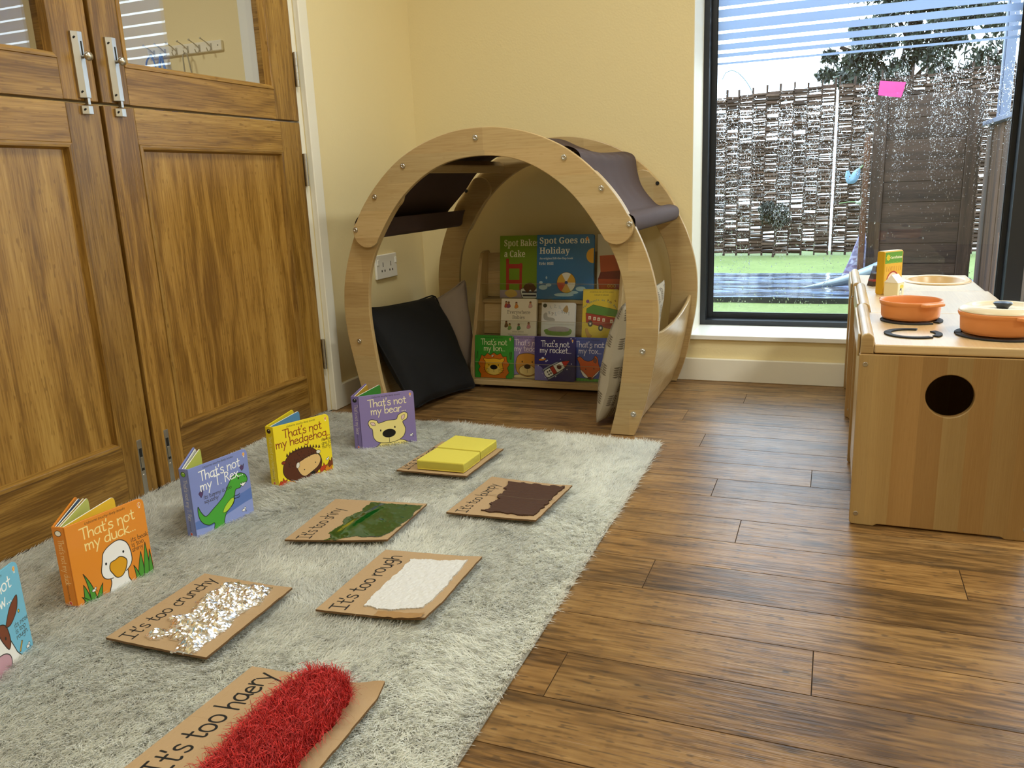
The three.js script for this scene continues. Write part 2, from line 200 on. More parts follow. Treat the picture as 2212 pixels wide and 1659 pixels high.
// ---------- oak stable doors: two leaves, each cut into an upper and a lower door ----------
const DT = 0.04;   // door thickness, outer face at x = 0
function leaf(n, label, z0, z1, y0, y1, o0, o1, oy0, oy1, glass, seed) {
  const d = struct('door_' + n, label); const M = (k) => oak[(seed + k) % 4];
  mesh('stile', bx(-DT, 0, y0, y1, z0, o0, 0.002, 'y', seed * 0.31, 0.1), M(0), d); mesh('stile', bx(-DT, 0, y0, y1, o1, z1, 0.002, 'y', seed * 0.17, 0.33), M(1), d);
  mesh('rail', bx(-DT, -0.0004, y0, oy0, o0, o1, 0.001, 'z', seed * 0.41, 0.2), M(2), d); mesh('rail', bx(-DT, -0.0004, oy1, y1, o0, o1, 0.001, 'z', seed * 0.23, 0.05), M(3), d);
  // mitred bead round the opening
  const bw = 0.016;
  const mit = (A, B, inx, iny) => { // sloping strip from corner A to corner B (z, y), inward offsets
    const dx = glass ? -0.019 : -0.013, p = [[A[0], A[1], 0], [B[0], B[1], 0], [B[0] + B[2] * bw, B[1] + B[3] * bw, dx], [A[0] + A[2] * bw, A[1] + A[3] * bw, dx]];
    const Q = [[0, 0], [0.06, 0.0022], [0.5, 0.0030], [0.66, 0.0022], [0.8, dx * 0.35], [1, dx]];
    const g = toCreasedNormals(gridGeo(1, 5, (u, v) => { const [e, h] = Q[Math.round(v * 5)], z = lerp(lerp(p[0][0], p[1][0], u), lerp(p[3][0], p[2][0], u), e), y = lerp(lerp(p[0][1], p[1][1], u), lerp(p[3][1], p[2][1], u), e); return [-0.0004 + h, y, z]; }), 0.5);
    return boxUV(g, Math.abs(A[0] - B[0]) > Math.abs(A[1] - B[1]) ? 'z' : 'y', seed * 0.3, 0.11);
  };
  const c = { a: [o0, oy0, 1, 1], b: [o1, oy0, -1, 1], c: [o1, oy1, -1, -1], d: [o0, oy1, 1, -1] };
  const beadM = oak[(seed + 2) % 4].clone(); beadM.side = THREE.DoubleSide;
  for (const [A, B] of [[c.a, c.b], [c.b, c.c], [c.c, c.d], [c.d, c.a]]) mesh('bead', mit(A, B), beadM, d);
  if (glass) {
    mesh('rebate', [bx(-DT + 0.002, -0.0185, oy0, oy1, o0, o0 + bw, 0), bx(-DT + 0.002, -0.0185, oy0, oy1, o1 - bw, o1, 0), bx(-DT + 0.002, -0.0185, oy0, oy0 + bw, o0 + bw, o1 - bw, 0), bx(-DT + 0.002, -0.0185, oy1 - bw, oy1, o0 + bw, o1 - bw, 0)], oak[3], d);
    for (const px of [-0.022, -0.032]) mesh('pane', new THREE.PlaneGeometry(o1 - o0 - 0.02, oy1 - oy0 - 0.02).rotateY(Math.PI / 2).translate(px, (oy0 + oy1) / 2, (o0 + o1) / 2), doorPaneM, d);   // second pane added to strengthen the reflected window
  } else mesh('panel', bx(-DT + 0.008, -0.0125, oy0 + 0.002, oy1 - 0.002, o0 + 0.002, o1 - 0.002, 0, 'y', seed * 0.53, 0.07 * seed), M(1), d);
  return d;
}
const dRU = leaf(1, 'upper half of the right oak stable door with a glass pane', 0.752, 1.532, 0.9875, 1.785, 0.868, 1.449, 1.075, 1.665, true, 0);
const dRL = leaf(2, 'lower half of the right oak stable door with a wooden panel', 0.752, 1.532, 0.008, 0.9815, 0.853, 1.439, 0.146, 0.893, false, 1);
const dLU = leaf(3, 'upper half of the left oak stable door with a glass pane', 1.544, 2.324, 0.9875, 1.785, 1.64, 2.225, 1.075, 1.665, true, 2);
const dLL = leaf(4, 'lower half of the left oak stable door with a wooden panel', 1.544, 2.324, 0.008, 0.9815, 1.638, 2.225, 0.152, 0.893, false, 3);
function slideBolt(d, z, keep) {   // long surface bolt across the cut, knob on a slot
  const prof = (y0, y1) => boxUV(ext([[z - 0.011, 0], [z + 0.013, 0], [z + 0.013, 0.006], [z + 0.001, 0.0135], [z - 0.011, 0.0135]].map(([a, b]) => [a, b]), y1 - y0, 0.0008, 1).applyMatrix4(new THREE.Matrix4().set(0, 1, 0, 0, 0, 0, 1, y0, 1, 0, 0, 0, 0, 0, 0, 1)), 'y');
  const b = new THREE.Group(); b.name = 'slide_bolt'; d.add(b);
  mesh('casing', prof(0.993, 1.138), satin, b);
  mesh('slot', bx(0.0132, 0.0139, 1.085, 1.117, z - 0.0075, z - 0.0035, 0), darkSlot, b);
  mesh('bolt_bar', bx(0.002, 0.012, 0.978, 0.995, z - 0.009, z - 0.001, 0.001), satin, b);
  mesh('knob', lathe([[0, 0], [0.004, 0], [0.0035, 0.006], [0.008, 0.011], [0.0105, 0.016], [0.0095, 0.021], [0.005, 0.024], [0, 0.0248]], 24).rotateZ(-Math.PI / 2).translate(0.0135, 1.083, z - 0.0055), steel, b);
  for (const y of [1.006, 1.124]) mesh('screw', new THREE.CylinderGeometry(0.0032, 0.0032, 0.0014, 12).rotateZ(-Math.PI / 2 - 0.52).translate(0.0098, y, z + 0.0078), darkSlot, b);
  const k = new THREE.Group(); k.name = 'bolt_keeper'; keep.add(k);
  mesh('keeper', prof(0.957, 0.976), satin, k); mesh('screw', new THREE.CylinderGeometry(0.0032, 0.0032, 0.0014, 12).rotateZ(-Math.PI / 2 - 0.52).translate(0.0098, 0.967, z + 0.0078), darkSlot, k);
}
slideBolt(dRU, 1.4895, dRL); slideBolt(dLU, 1.586, dLL);
function flushBolt(d, z) { const b = new THREE.Group(); b.name = 'flush_bolt'; d.add(b);
  mesh('plate', bx(-0.002, 0.0012, 0.012, 0.158, z - 0.0075, z + 0.0075, 0.0008), satin, b); mesh('recess', bx(0.0008, 0.0014, 0.075, 0.135, z - 0.0048, z + 0.0048, 0.0002), darkSlot, b);
  mesh('lever', bx(0.0008, 0.003, 0.082, 0.112, z - 0.004, z + 0.004, 0.001), steel, b); mesh('screw', new THREE.SphereGeometry(0.004, 12, 8).scale(0.35, 1, 1).translate(0.0012, 0.062, z), steel, b); }
flushBolt(dRL, 1.4915); flushBolt(dLL, 1.584);
for (const [d, y] of [[dRU, 1.146], [dRL, 0.833], [dRL, 0.211], [dRU, 1.62]]) { const h = new THREE.Group(); h.name = 'hinge'; d.add(h);
  for (let i = 0; i < 5; i++) mesh('knuckle', new THREE.CylinderGeometry(0.0062, 0.0062, 0.0205, 14).translate(0.005, y - 0.042 + i * 0.021, 0.747), satin, h);
  mesh('hinge_leaf', bx(-0.012, 0.0008, y - 0.052, y + 0.052, 0.7385, 0.7462, 0.0005), satin, h); }

// ---------- window: dark aluminium frame, frosted film bands, rain on the glass ----------
const ZF = -0.217, ZG = -0.28;
const win = struct('window_1', 'tall fixed window with a dark frame and rain drops');
const win2 = struct('window_2', 'window beyond the mullion, mostly out of frame');
mesh('frame', [bx(1.15, 1.173, 0.176, 2.12, ZG - 0.03, ZF, 0.001), bx(1.173, 2.212, 0.176, 0.196, ZG - 0.03, ZF, 0.001), bx(1.173, 2.212, 2.1, 2.12, ZG - 0.03, ZF, 0.001), bx(1.173, 1.192, 0.196, 2.1, ZG - 0.03, ZG + 0.006, 0.001), bx(1.192, 2.2, 0.196, 0.216, ZG - 0.03, ZG + 0.006, 0.001)], alu, win);
mesh('mullion', [bx(2.212, 2.266, 0.176, 2.12, ZG - 0.03, ZF, 0.001), bx(2.196, 2.212, 0.196, 2.1, ZG - 0.03, ZG + 0.006, 0.001)], alu, win);
mesh('frame', [bx(3.42, 3.45, 0.176, 2.12, ZG - 0.03, ZF, 0.001), bx(2.266, 3.42, 0.176, 0.196, ZG - 0.03, ZF, 0.001), bx(2.266, 3.42, 2.1, 2.12, ZG - 0.03, ZF, 0.001)], alu, win2);
mesh('gasket', [bx(1.192, 1.1955, 0.216, 2.1, ZG - 0.004, ZG + 0.004, 0), bx(1.192, 2.196, 0.216, 0.2195, ZG - 0.004, ZG + 0.004, 0), bx(2.1925, 2.196, 0.216, 2.1, ZG - 0.004, ZG + 0.004, 0)], rubber, win);
mesh('pane', new THREE.PlaneGeometry(1.004, 1.9).translate(1.694, 1.155, ZG), paneM, win);
mesh('pane', new THREE.PlaneGeometry(1.154, 1.904).translate(2.843, 1.148, ZG), paneM, win2);
const filmM = phys({ color: '#c6defa', transmission: 0.36, thickness: 0, roughness: 0.95, ior: 1.3 });
{ const bands = [[1.169, 1.177], [1.195, 1.209], [1.221, 1.243], [1.256, 1.28], [1.29, 1.323], [1.336, 1.365]]; let y = 1.375, h = 0.031; while (y + h < 2.08) { bands.push([y, y + h]); y += h + 0.0095; h += 0.003; }
  for (const [a, b] of bands) { mesh('film_strip', new THREE.BoxGeometry(1.0, b - a, 0.0004).translate(1.694, (a + b) / 2, ZG + 0.0012), filmM, win); mesh('film_strip', new THREE.BoxGeometry(1.15, b - a, 0.0004).translate(2.843, (a + b) / 2, ZG + 0.0012), filmM, win2); } }
{ // rain: runs and beads on the outside of the pane
  const r = rng(77), dropM = phys({ color: '#ffffff', transmission: 1, thickness: 0.002, roughness: 0, ior: 1.33 }), g = new THREE.SphereGeometry(1, 8, 5, 0, Math.PI * 2, 0, Math.PI / 2).rotateX(-Math.PI / 2);
  const N = 17000, im = new THREE.InstancedMesh(g, dropM, N), m = new THREE.Matrix4(), q = new THREE.Quaternion(); let n = 0;
  while (n < N) {
    const x = 1.197 + r() * 0.995, y = 0.23 + r() * 1.3, u = (x - 1.2) / 0.99, column = noise2(x * 42, 3.1, 9);
    let den = 0.14 + 0.8 * smooth(0.45, 0.8, y) * smooth(1.16, 1.02, y) + 0.45 * smooth(0.95, 1.0, u + (y - 0.8) * 0.1) * 0;
    den *= lerp(1.15, 0.75, u); if (u > 0.55 && y < 0.85) den *= 0.14 + 0.4 * smooth(0.6, 0.85, y);  if (u < 0.5 && y > 1.0) den *= 0.08; if (y > 1.16) den *= u > 0.4 ? 0.5 : 0.1;
    if (u < 0.12) den *= 1.3; den *= 0.35 + 1.4 * smooth(0.35, 0.7, column);
    if (r() > den) continue;
    const big = r() < 0.07, s = big ? 0.0014 + r() * 0.0012 : 0.00055 + r() * r() * 0.0011, run = !big && r() < 0.3 ? 1.6 + r() * 3.5 : 1 + r() * 0.35;
    m.compose(V(x, y, ZG - 0.0004), q, V(s, s * run, s * 0.55)); im.setMatrixAt(n++, m);
  }
  im.name = 'rain_drops'; tag(im, null, null, null, 'stuff'); win.add(im);
}
{ const m = phys({ color: '#ff62b2', roughness: 0.9, transmission: 0.5, thickness: 0, side: THREE.DoubleSide });
  const g = gridGeo(8, 6, (u, v) => [lerp(lerp(1.764, 1.768, v), lerp(1.84, 1.853, Math.pow(v, 0.8)), u) , lerp(1.018 - 0.014 * u, 1.067 - 0.012 * u, v), ZG + 0.0015 + 0.0015 * u * u]);
  single('paper_note', g, m, 'bright pink paper note stuck on the rainy window', 'note'); }

// ---------- ceiling lamps out of view, placed to light walls, books and hall ----------
UNSEEN_LAMPS.forEach(([x, z], i) => {
  const t = thing('unseen_ceiling_light', ['unseen square flat ceiling light above the rug, placed to light the door wall', 'unseen square flat ceiling light on the kitchen side, placed to light the book covers', 'unseen square flat ceiling light behind the viewer on the door side, placed to light the back wall', 'unseen square flat ceiling light behind the viewer on the kitchen side, placed to light the left wall and books', 'unseen square flat ceiling light placed to light the hall behind the doors'][i], 'light', [x, CEIL, z], 0, 'unseen ceiling lights');
  mesh('frame', [bx(-0.28, 0.28, -0.03, 0, -0.28, -0.25), bx(-0.28, 0.28, -0.03, 0, 0.25, 0.28), bx(-0.28, -0.25, -0.03, 0, -0.25, 0.25), bx(0.25, 0.28, -0.03, 0, -0.25, 0.25)], white, t);
  mesh('diffuser', bx(-0.25, 0.25, -0.025, -0.005, -0.25, 0.25, 0), std({ color: '#ffffff', emissive: new THREE.Color(1, 0.86, 0.62), emissiveIntensity: 1.6, roughness: 0.6 }), t);
});

// ---------- the hall seen through the glass of the doors ----------
{ const w = struct('wall_hall', 'cream wall of the hall behind the doors');
  mesh('surface', bx(-3.3, -0.1, 0, CEIL, -0.45, -0.3, 0), cream, w); mesh('surface', bx(-3.4, -3.3, 0, CEIL, -0.45, WF, 0), cream, w); mesh('surface', bx(-3.3, -0.1, 0, CEIL, 4.2, 4.3, 0), cream, w);
  const f = struct('floor_hall', 'plain brown floor of the hall'); mesh('surface', bx(-3.3, -0.05, -0.06, 0, -0.3, 4.2, 0), floorM[0], f);
  const t = struct('trim_3', 'white boxed pillar on the hall wall'); mesh('casing', bx(-1.008, -0.76, 0, CEIL - 0.001, -0.3, -0.27, 0.004), hallWhite, t);
  const c = thing('coat_rack', 'white board with six metal coat hooks on the hall wall', 'coat rack', [-1.36, 1.467, -0.3]);
  mesh('board', bx(-0.235, 0.225, -0.024, 0.024, 0, 0.018, 0.005), white, c);
  for (let i = 0; i < 6; i++) { const x = -0.19 + i * 0.071; mesh('hook', [tube([[x, -0.012, 0.02], [x, -0.004, 0.024], [x - 0.012, 0.014, 0.035], [x - 0.022, 0.03, 0.06]], 0.0026, 14, 6), new THREE.SphereGeometry(0.005, 10, 8).translate(x - 0.022, 0.031, 0.061), tube([[x, -0.008, 0.022], [x, -0.024, 0.03], [x, -0.026, 0.045], [x, -0.012, 0.052]], 0.0026, 12, 6), bx(x - 0.005, x + 0.005, -0.018, 0.012, 0.017, 0.021, 0.001)], satin, c); }
  for (const x of [-0.075, 0.205]) mesh('screw', new THREE.SphereGeometry(0.003, 8, 6).translate(x, 0, 0.018), darkSlot, c);
  const blue = std({ color: '#2f5fb5', roughness: 0.8, side: THREE.DoubleSide });
  const b = thing('shoulder_bag', 'blue bag hanging by two loops from the left coat hooks', 'bag', [-1.36, 1.467, -0.3]);
  mesh('strap', tube([[-0.19, -0.012, 0.045], [-0.215, -0.04, 0.05], [-0.222, -0.07, 0.05], [-0.21, -0.105, 0.05], [-0.165, -0.105, 0.05], [-0.168, -0.05, 0.05], [-0.185, -0.012, 0.048]], 0.004, 30, 6), blue, b);
  mesh('strap', tube([[-0.145, -0.115, 0.05], [-0.135, -0.06, 0.05], [-0.121, -0.016, 0.05], [-0.112, -0.06, 0.05], [-0.098, -0.115, 0.05]], 0.006, 24, 6), blue, b);
  mesh('bag_body', gridGeo(16, 12, (u, v) => [lerp(-0.225, -0.07, u), -0.1 - 0.18 * v - 0.01 * Math.sin(u * 9), 0.03 + 0.035 * Math.sin(u * Math.PI) * Math.sin(v * Math.PI * 0.9 + 0.2)]), blue, b);
  const s = thing('tote_bag', 'thin grey cord straps hanging from the fourth coat hook', 'bag', [-1.36, 1.467, -0.3]);
  const grey = std({ color: '#8f887c', roughness: 0.9, side: THREE.DoubleSide });
  mesh('strap', tube([[0.012, -0.26, 0.05], [0.014, -0.12, 0.05], [0.018, -0.024, 0.048], [0.032, -0.024, 0.046], [0.05, -0.13, 0.04], [0.075, -0.26, 0.03]], 0.0035, 30, 6), grey, s);
  mesh('bag_body', gridGeo(12, 12, (u, v) => [lerp(-0.05, 0.13, u), -0.25 - 0.26 * v, 0.02 + 0.04 * Math.sin(u * Math.PI) * Math.sin(v * Math.PI * 0.9 + 0.1)]), grey, s);
}
{ // twin wall socket on the left wall
  const t = thing('wall_socket', 'white double wall socket with two switches seen through the den', 'socket', [0, 0.468, 0.282]);
  mesh('plate', bx(0, 0.011, -0.047, 0.047, -0.08, 0.08, 0.004), plasticWhite, t);
  for (const z of [-0.068, 0.068]) mesh('switch', bx(0.009, 0.015, 0.008, 0.03, z - 0.006, z + 0.006, 0.002), plasticWhite, t);
  for (const z of [-0.03, 0.03]) for (const [a, b, w, h] of [[0, 0.008, 0.004, 0.009], [-0.011, -0.016, 0.0065, 0.004], [0.011, -0.016, 0.0065, 0.004]]) mesh('pin_hole', bx(0.0105, 0.0113, b - h / 1, b + h / 1, z + a - w / 2, z + a + w / 2, 0), darkSlot, t);
}

// ---------- play den: two layered arches, round rails, brown canopy, low curved side panels ----------
const DX = 0.649;
const OUT = [[0.458, 0], [0.487, 0.08], [0.515, 0.208], [0.531, 0.32], [0.528, 0.43], [0.503, 0.535], [0.465, 0.625], [0.42, 0.706], [0.355, 0.782], [0.273, 0.85], [0.175, 0.897], [0.08, 0.921], [0, 0.927]];
const INN = [[0.383, 0], [0.41, 0.117], [0.429, 0.261], [0.436, 0.36], [0.429, 0.455], [0.406, 0.537], [0.355, 0.63], [0.282, 0.725], [0.196, 0.793], [0.11, 0.831], [0, 0.845]];
const spline = (P) => new THREE.CatmullRomCurve3(P.map(([x, y]) => V(x, y, 0)));
const outC = spline([...OUT, ...OUT.slice(0, -1).reverse().map(([x, y]) => [-x, y])]), innC = spline([...INN, ...INN.slice(0, -1).reverse().map(([x, y]) => [-x, y])]);
const outX = (y) => { for (let i = 1; i < OUT.length; i++) if (y <= OUT[i][1]) return lerp(OUT[i - 1][0], OUT[i][0], (y - OUT[i - 1][1]) / (OUT[i][1] - OUT[i - 1][1])); return 0; };
function band(t0, t1, cap0, cap1, n = 90) {   // strip between the two outlines, rounded or square ends
  const o = [], q = []; for (let i = 0; i <= n; i++) { const t = lerp(t0, t1, i / n); o.push(outC.getPointAt(t)); q.push(innC.getPointAt(t)); }
  const cap = (a, b, dir) => { const c = a.clone().add(b).multiplyScalar(0.5), r = a.clone().sub(c), e = V(-r.y, r.x, 0).multiplyScalar(dir), p = []; for (let i = 1; i < 12; i++) { const w = (Math.PI * i) / 12; p.push(c.clone().addScaledVector(r, Math.cos(w)).addScaledVector(e, Math.sin(w))); } return p; };
  let p = [...o]; if (cap1) p.push(...cap(o[n], q[n], 1)); p.push(...q.reverse()); if (cap0) p.push(...cap(q[n], o[0], 1));
  return p.map((v) => [v.x + DX, v.y]);
}
const den = thing('play_den', 'maple arched play den with a brown fabric canopy standing in the corner', 'play den');
const T0 = 0.279, TL = 0.342;   // ends of the upper arc and of the legs, as shares of the outline
for (const [z, dir] of [[0.748, 1], [0.037, -1]]) {
  const zU = dir > 0 ? z + 0.017 : z - 0.017, ou = dir > 0 ? 0.2 : 0.55;
  mesh('upper_arch', boxUV(ext(band(T0, 1 - T0, true, true), 0.017, 0.0018, 2).translate(0, 0, zU), 'x', ou, 0.1), maple[0], den);
  const right = band(0.0, TL, false, true, 50), leftL = right.map(([x, y]) => [2 * DX - x, y]).reverse();
  const foot = (p) => p.map(([x, y]) => [x, Math.max(y, 0.002)]);
  mesh('arch_leg', boxUV(ext(foot(right), 0.017, 0.0018, 2).translate(0, 0, z), 'x', ou + 0.4, 0.3), maple[1], den);
  mesh('arch_leg', boxUV(ext(foot(leftL), 0.017, 0.0018, 2).translate(0, 0, z), 'x', ou + 0.7, 0.17), maple[1], den);
}
const washer = () => [new THREE.CylinderGeometry(0.0088, 0.0088, 0.002, 20).rotateX(Math.PI / 2).translate(0, 0, 0.001), lathe([[0.0022, 0.0005], [0.003, 0.004], [0.0055, 0.0045], [0.007, 0.0025], [0.0074, 0.001]], 18).rotateX(Math.PI / 2)];
const boltAt = (x, y, z, ry = 0) => mesh('bolt', merge(washer()).rotateY(ry).translate(x, y, z), steel, den);
for (const s of [-1, 1]) { boltAt(DX + s * 0.452, 0.636, 0.782); boltAt(DX + s * 0.371, 0.738, 0.782); boltAt(DX + s * 0.262, 0.828, 0.782); boltAt(DX + s * 0.485, 0.265, 0.765); boltAt(DX + s * 0.457, 0.07, 0.765); }
boltAt(DX - 0.012, 0.898, 0.782);
for (const s of [-1, 1]) mesh('bolt_plug', new THREE.CylinderGeometry(0.007, 0.007, 0.002, 18).rotateX(Math.PI / 2).translate(DX + s * 0.384, 0.742, 0.055), darkSlot, den);
const ZA = 0.055, ZB = 0.748;
const rail = (x, y, a, w = 0.034, h = 0.034) => mesh('rail', boxUV(new RoundedBoxGeometry(w, h, 0.7645 - ZA, 2, 0.006).rotateZ(a).translate(x, y, (ZA + 0.7645) / 2), 'z', x, y), maple[2], den);
const RAILS = [[DX - 0.432, 0.64, 0.5], [DX - 0.232, 0.826, 0.9], [DX + 0.012, 0.882, 0], [DX + 0.268, 0.822, -0.9], [DX + 0.434, 0.64, -0.5]];
for (const [x, y, a] of RAILS) rail(x, y, a);
{ // canopy over the rails
  const top = new THREE.CatmullRomCurve3([[-0.388, 0.668], [-0.398, 0.64], [-0.403, 0.612], [-0.428, 0.603], [-0.456, 0.61], [-0.467, 0.635], [-0.461, 0.663], [-0.438, 0.688], [-0.383, 0.745], [-0.330, 0.81], [-0.258, 0.858], [-0.215, 0.866], [-0.120, 0.876], [-0.030, 0.911], [0.040, 0.911], [0.100, 0.884], [0.160, 0.862], [0.220, 0.858], [0.268, 0.857], [0.302, 0.838], [0.312, 0.79], [0.328, 0.74], [0.360, 0.695], [0.393, 0.664], [0.433, 0.666], [0.460, 0.655], [0.465, 0.63], [0.453, 0.612], [0.428, 0.606], [0.408, 0.615], [0.403, 0.632]].map(([x, y]) => V(DX + x, y, 0)), false, 'catmullrom', 0.5);
  const f = (u, v) => { const p = top.getPointAt(u), e = Math.abs(v - 0.5) * 2, loose = smooth(0.2, 0.28, u) * smooth(0.86, 0.8, u), k = loose * (0.010 * (1 - e * e) * Math.sin(u * 26) - 0.012 * (1 - e) + 0.003 * Math.sin(v * 38 + u * 20) + 0.004 * (noise2(u * 30, v * 9, 4) - 0.5)); return [p.x, p.y + k * 0.6, lerp(ZA + 0.010, 0.7642, v) + 0.008 * Math.sin(u * 17) * (v < 0.5 ? 1 - v : 0)]; };
  mesh('canopy', gridGeo(160, 40, f, (u, v) => [u * 1.4, v * 0.7]), brownCloth, den);
}
for (const s of [1, -1]) { // low side panels follow the arch
  const N = 18, M = 30, topY = (z) => 0.283 + 0.05 * Math.pow(clamp(Math.abs(z - 0.42) / 0.37), 2.6), off = (d) => (u, v) => { const z = lerp(ZA, ZB, u), y = lerp(0.004, topY(z), v); return [DX + s * (outX(y) - 0.02 - d), y, z]; };
  const A = off(0), B = off(0.012), gs = [gridGeo(M, N, A, (u, v) => [u * 0.7, v * 0.3]), gridGeo(M, N, B, (u, v) => [u * 0.7, v * 0.3])];
  gs.push(gridGeo(M, 3, (u, v) => { const a = A(u, 1), b = B(u, 1); return [lerp(a[0], b[0], v), a[1] + 0.003 * Math.sin(v * Math.PI), a[2]]; }));
  const pm = maple[2].clone(); pm.side = THREE.DoubleSide; pm.roughness = 0.24; mesh('side_panel', gs, pm, den);
}

// ---------- cushions ----------
function pillow(c, T, seed, mat, uvk = 1, n = 36) {   // c: four corners in order, T: thickness
  const P = c.map((p) => V(...p)), nrm = P[1].clone().sub(P[0]).cross(P[3].clone().sub(P[0])).normalize();
  const f = (side) => (u, v) => {
    const a = u * 2 - 1, b = v * 2 - 1, pinch = 1 - 0.05 * (1 - Math.abs(a) ** 3) * Math.abs(b) ** 6, pinch2 = 1 - 0.05 * (1 - Math.abs(b) ** 3) * Math.abs(a) ** 6, uu = 0.5 + a * 0.5 * pinch2, vv = 0.5 + b * 0.5 * pinch;
    const p = P[0].clone().lerp(P[1], uu).lerp(P[3].clone().lerp(P[2], uu), vv), k = Math.pow(Math.max(0, (1 - a * a) * (1 - b * b)), 0.42), w = 0.006 * (noise2(u * 7, v * 7, seed) - 0.5) + 0.004 * Math.sin(u * 14 + v * 9 + seed) * Math.max(Math.abs(a), Math.abs(b)) ** 4;
    p.addScaledVector(nrm, side * (T / 2) * k + w); return p.toArray();
  };
  return mergeGeometries([gridGeo(n, n, f(1), (u, v) => [u * uvk, v * uvk]), gridGeo(n, n, f(-1), (u, v) => [u * uvk, v * uvk])]);
}
function cushion(label, corners, T, seed, mat, pipe) {
  const t = thing('cushion', label, 'cushion'); mesh('cover', pillow(corners, T, seed, mat), mat, t);
  if (pipe) mesh('seam', tube([...corners, corners[0]].flatMap((p, i, a) => i < 4 ? [0.02, 0.25, 0.5, 0.75, 0.98].map((k) => { const q = a[i + 1], c = [0, 1, 2].map((d) => (corners[0][d] + corners[1][d] + corners[2][d] + corners[3][d]) / 4), in_ = 0.05 * (1 - Math.abs(k * 2 - 1) ** 3); return [0, 1, 2].map((d) => lerp(lerp(p[d], q[d], k), c[d], in_)); }) : []), 0.003, 120, 5, true), mat, t);
}
const cl = (c) => std({ color: c, roughness: 0.92, bumpMap: clothBump, bumpScale: 0.0008, side: THREE.DoubleSide });
cushion('large plain black cushion leaning against the left side of the den', [[0.325, 0.025, 0.715], [0.392, 0.012, 0.34], [0.205, 0.352, 0.265], [0.135, 0.365, 0.715]], 0.115, 1, cl('#0c0c0e'), true);
cushion('beige grey cushion with a seam tucked behind the black cushion', [[0.17, 0.02, 0.36], [0.345, 0.008, 0.20], [0.285, 0.40, 0.155], [0.13, 0.30, 0.27]], 0.125, 2, cl('#9a8a7c'), true);
{ const t = canvasTex(512, 512, (x) => { x.fillStyle = '#b0a48e'; x.fillRect(0, 0, 512, 512); const r = rng(3); x.strokeStyle = '#6e6250'; x.fillStyle = '#6e6250'; for (let i = 0; i < 9; i++) for (let j = 0; j < 8; j++) { const cx = 24 + i * 58 + (j % 2) * 26, cy = 34 + j * 62; x.lineWidth = 3; x.beginPath(); x.moveTo(cx, cy - 24); x.lineTo(cx, cy + 26); x.stroke(); for (let k = -2; k < 3; k++) for (const s of [-1, 1]) ell(x, cx + s * 10, cy + k * 10, 8, 3.4, '#6e6250', null, 0, s * 0.6); } });
  const m = std({ map: t, roughness: 0.9, bumpMap: clothBump, bumpScale: 0.0008, side: THREE.DoubleSide });
  cushion('beige cushion with a leaf print propped inside the right side of the den', [[0.976, 0.012, 0.70], [0.998, 0.012, 0.33], [1.112, 0.425, 0.34], [1.055, 0.385, 0.69]], 0.12, 5, m, false); }

// ---------- low bookcase in the den ----------
const CX0 = 0.352, CX1 = 0.935;
const bc = thing('bookcase', 'small maple display bookcase with three tiers and clear acrylic strips', 'bookcase');
{ const side = [[0.075, 0.02], [0.285, 0.02], [0.292, 0.03], [0.292, 0.08], [0.275, 0.14], [0.155, 0.485], [0.14, 0.503], [0.12, 0.51], [0.085, 0.51], [0.075, 0.5]];
  for (const x of [CX0, CX1 - 0.014]) mesh('side_panel', boxUV(ext(side.map(([z, y]) => [-z, y]).reverse(), 0.014, 0.0015, 2).rotateY(Math.PI / 2).translate(x, 0, 0), 'y'), maple[1], bc);
  const a = CX0 + 0.0142, b = CX1 - 0.0142;
  mesh('base_board', bx(a, b, 0.02, 0.036, 0.09, 0.29, 0.002, 'x', 0.3), maple[0], bc); mesh('base_lip', bx(a, b, 0.012, 0.030, 0.2905, 0.302, 0.002, 'x', 0.7), maple[0], bc);
  mesh('shelf', bx(a, b, 0.173, 0.187, 0.08, 0.222, 0.002, 'x', 0.1), maple[0], bc); mesh('shelf', bx(a, b, 0.312, 0.326, 0.08, 0.172, 0.002, 'x', 0.5), maple[0], bc);
  const tilt = (y0, y1, z0, z1) => { const h = Math.hypot(y1 - y0, z1 - z0); return boxUV(new THREE.BoxGeometry(b - a, h, 0.006).rotateX(Math.atan2(z1 - z0, y1 - y0)).translate((a + b) / 2, (y0 + y1) / 2, (z0 + z1) / 2), 'x', y0, 0.2); };
  mesh('back_board', tilt(0.04, 0.172, 0.235, 0.222), maple[2], bc); mesh('back_board', tilt(0.19, 0.311, 0.17, 0.152), maple[2], bc); mesh('back_board', tilt(0.33, 0.50, 0.115, 0.09), maple[2], bc);
  const acr = phys({ color: '#f4f6f2', transmission: 1, thickness: 0, roughness: 0.02, ior: 1.45 });
  mesh('acrylic_strip', new THREE.PlaneGeometry(b - a, 0.068).translate((a + b) / 2, 0.353, 0.176), acr, bc); mesh('acrylic_strip', new THREE.PlaneGeometry(b - a, 0.068).translate((a + b) / 2, 0.217, 0.227), acr, bc); mesh('acrylic_strip', new THREE.PlaneGeometry(b - a, 0.066).translate((a + b) / 2, 0.066, 0.2915), acr, bc);
  const edge = std({ color: '#a89874', roughness: 0.3 });
  for (const [y, z] of [[0.387, 0.176], [0.251, 0.227], [0.099, 0.2915]]) mesh('strip_edge', new THREE.BoxGeometry(b - a, 0.0012, 0.002).translate((a + b) / 2, y + 0.0006, z), edge, bc);
  for (const x of [CX0 + 0.035, CX1 - 0.035]) for (const z of [0.11, 0.265]) mesh('foot', new THREE.CylinderGeometry(0.011, 0.011, 0.019, 16).translate(x, 0.0100, z), maple[1], bc);
}

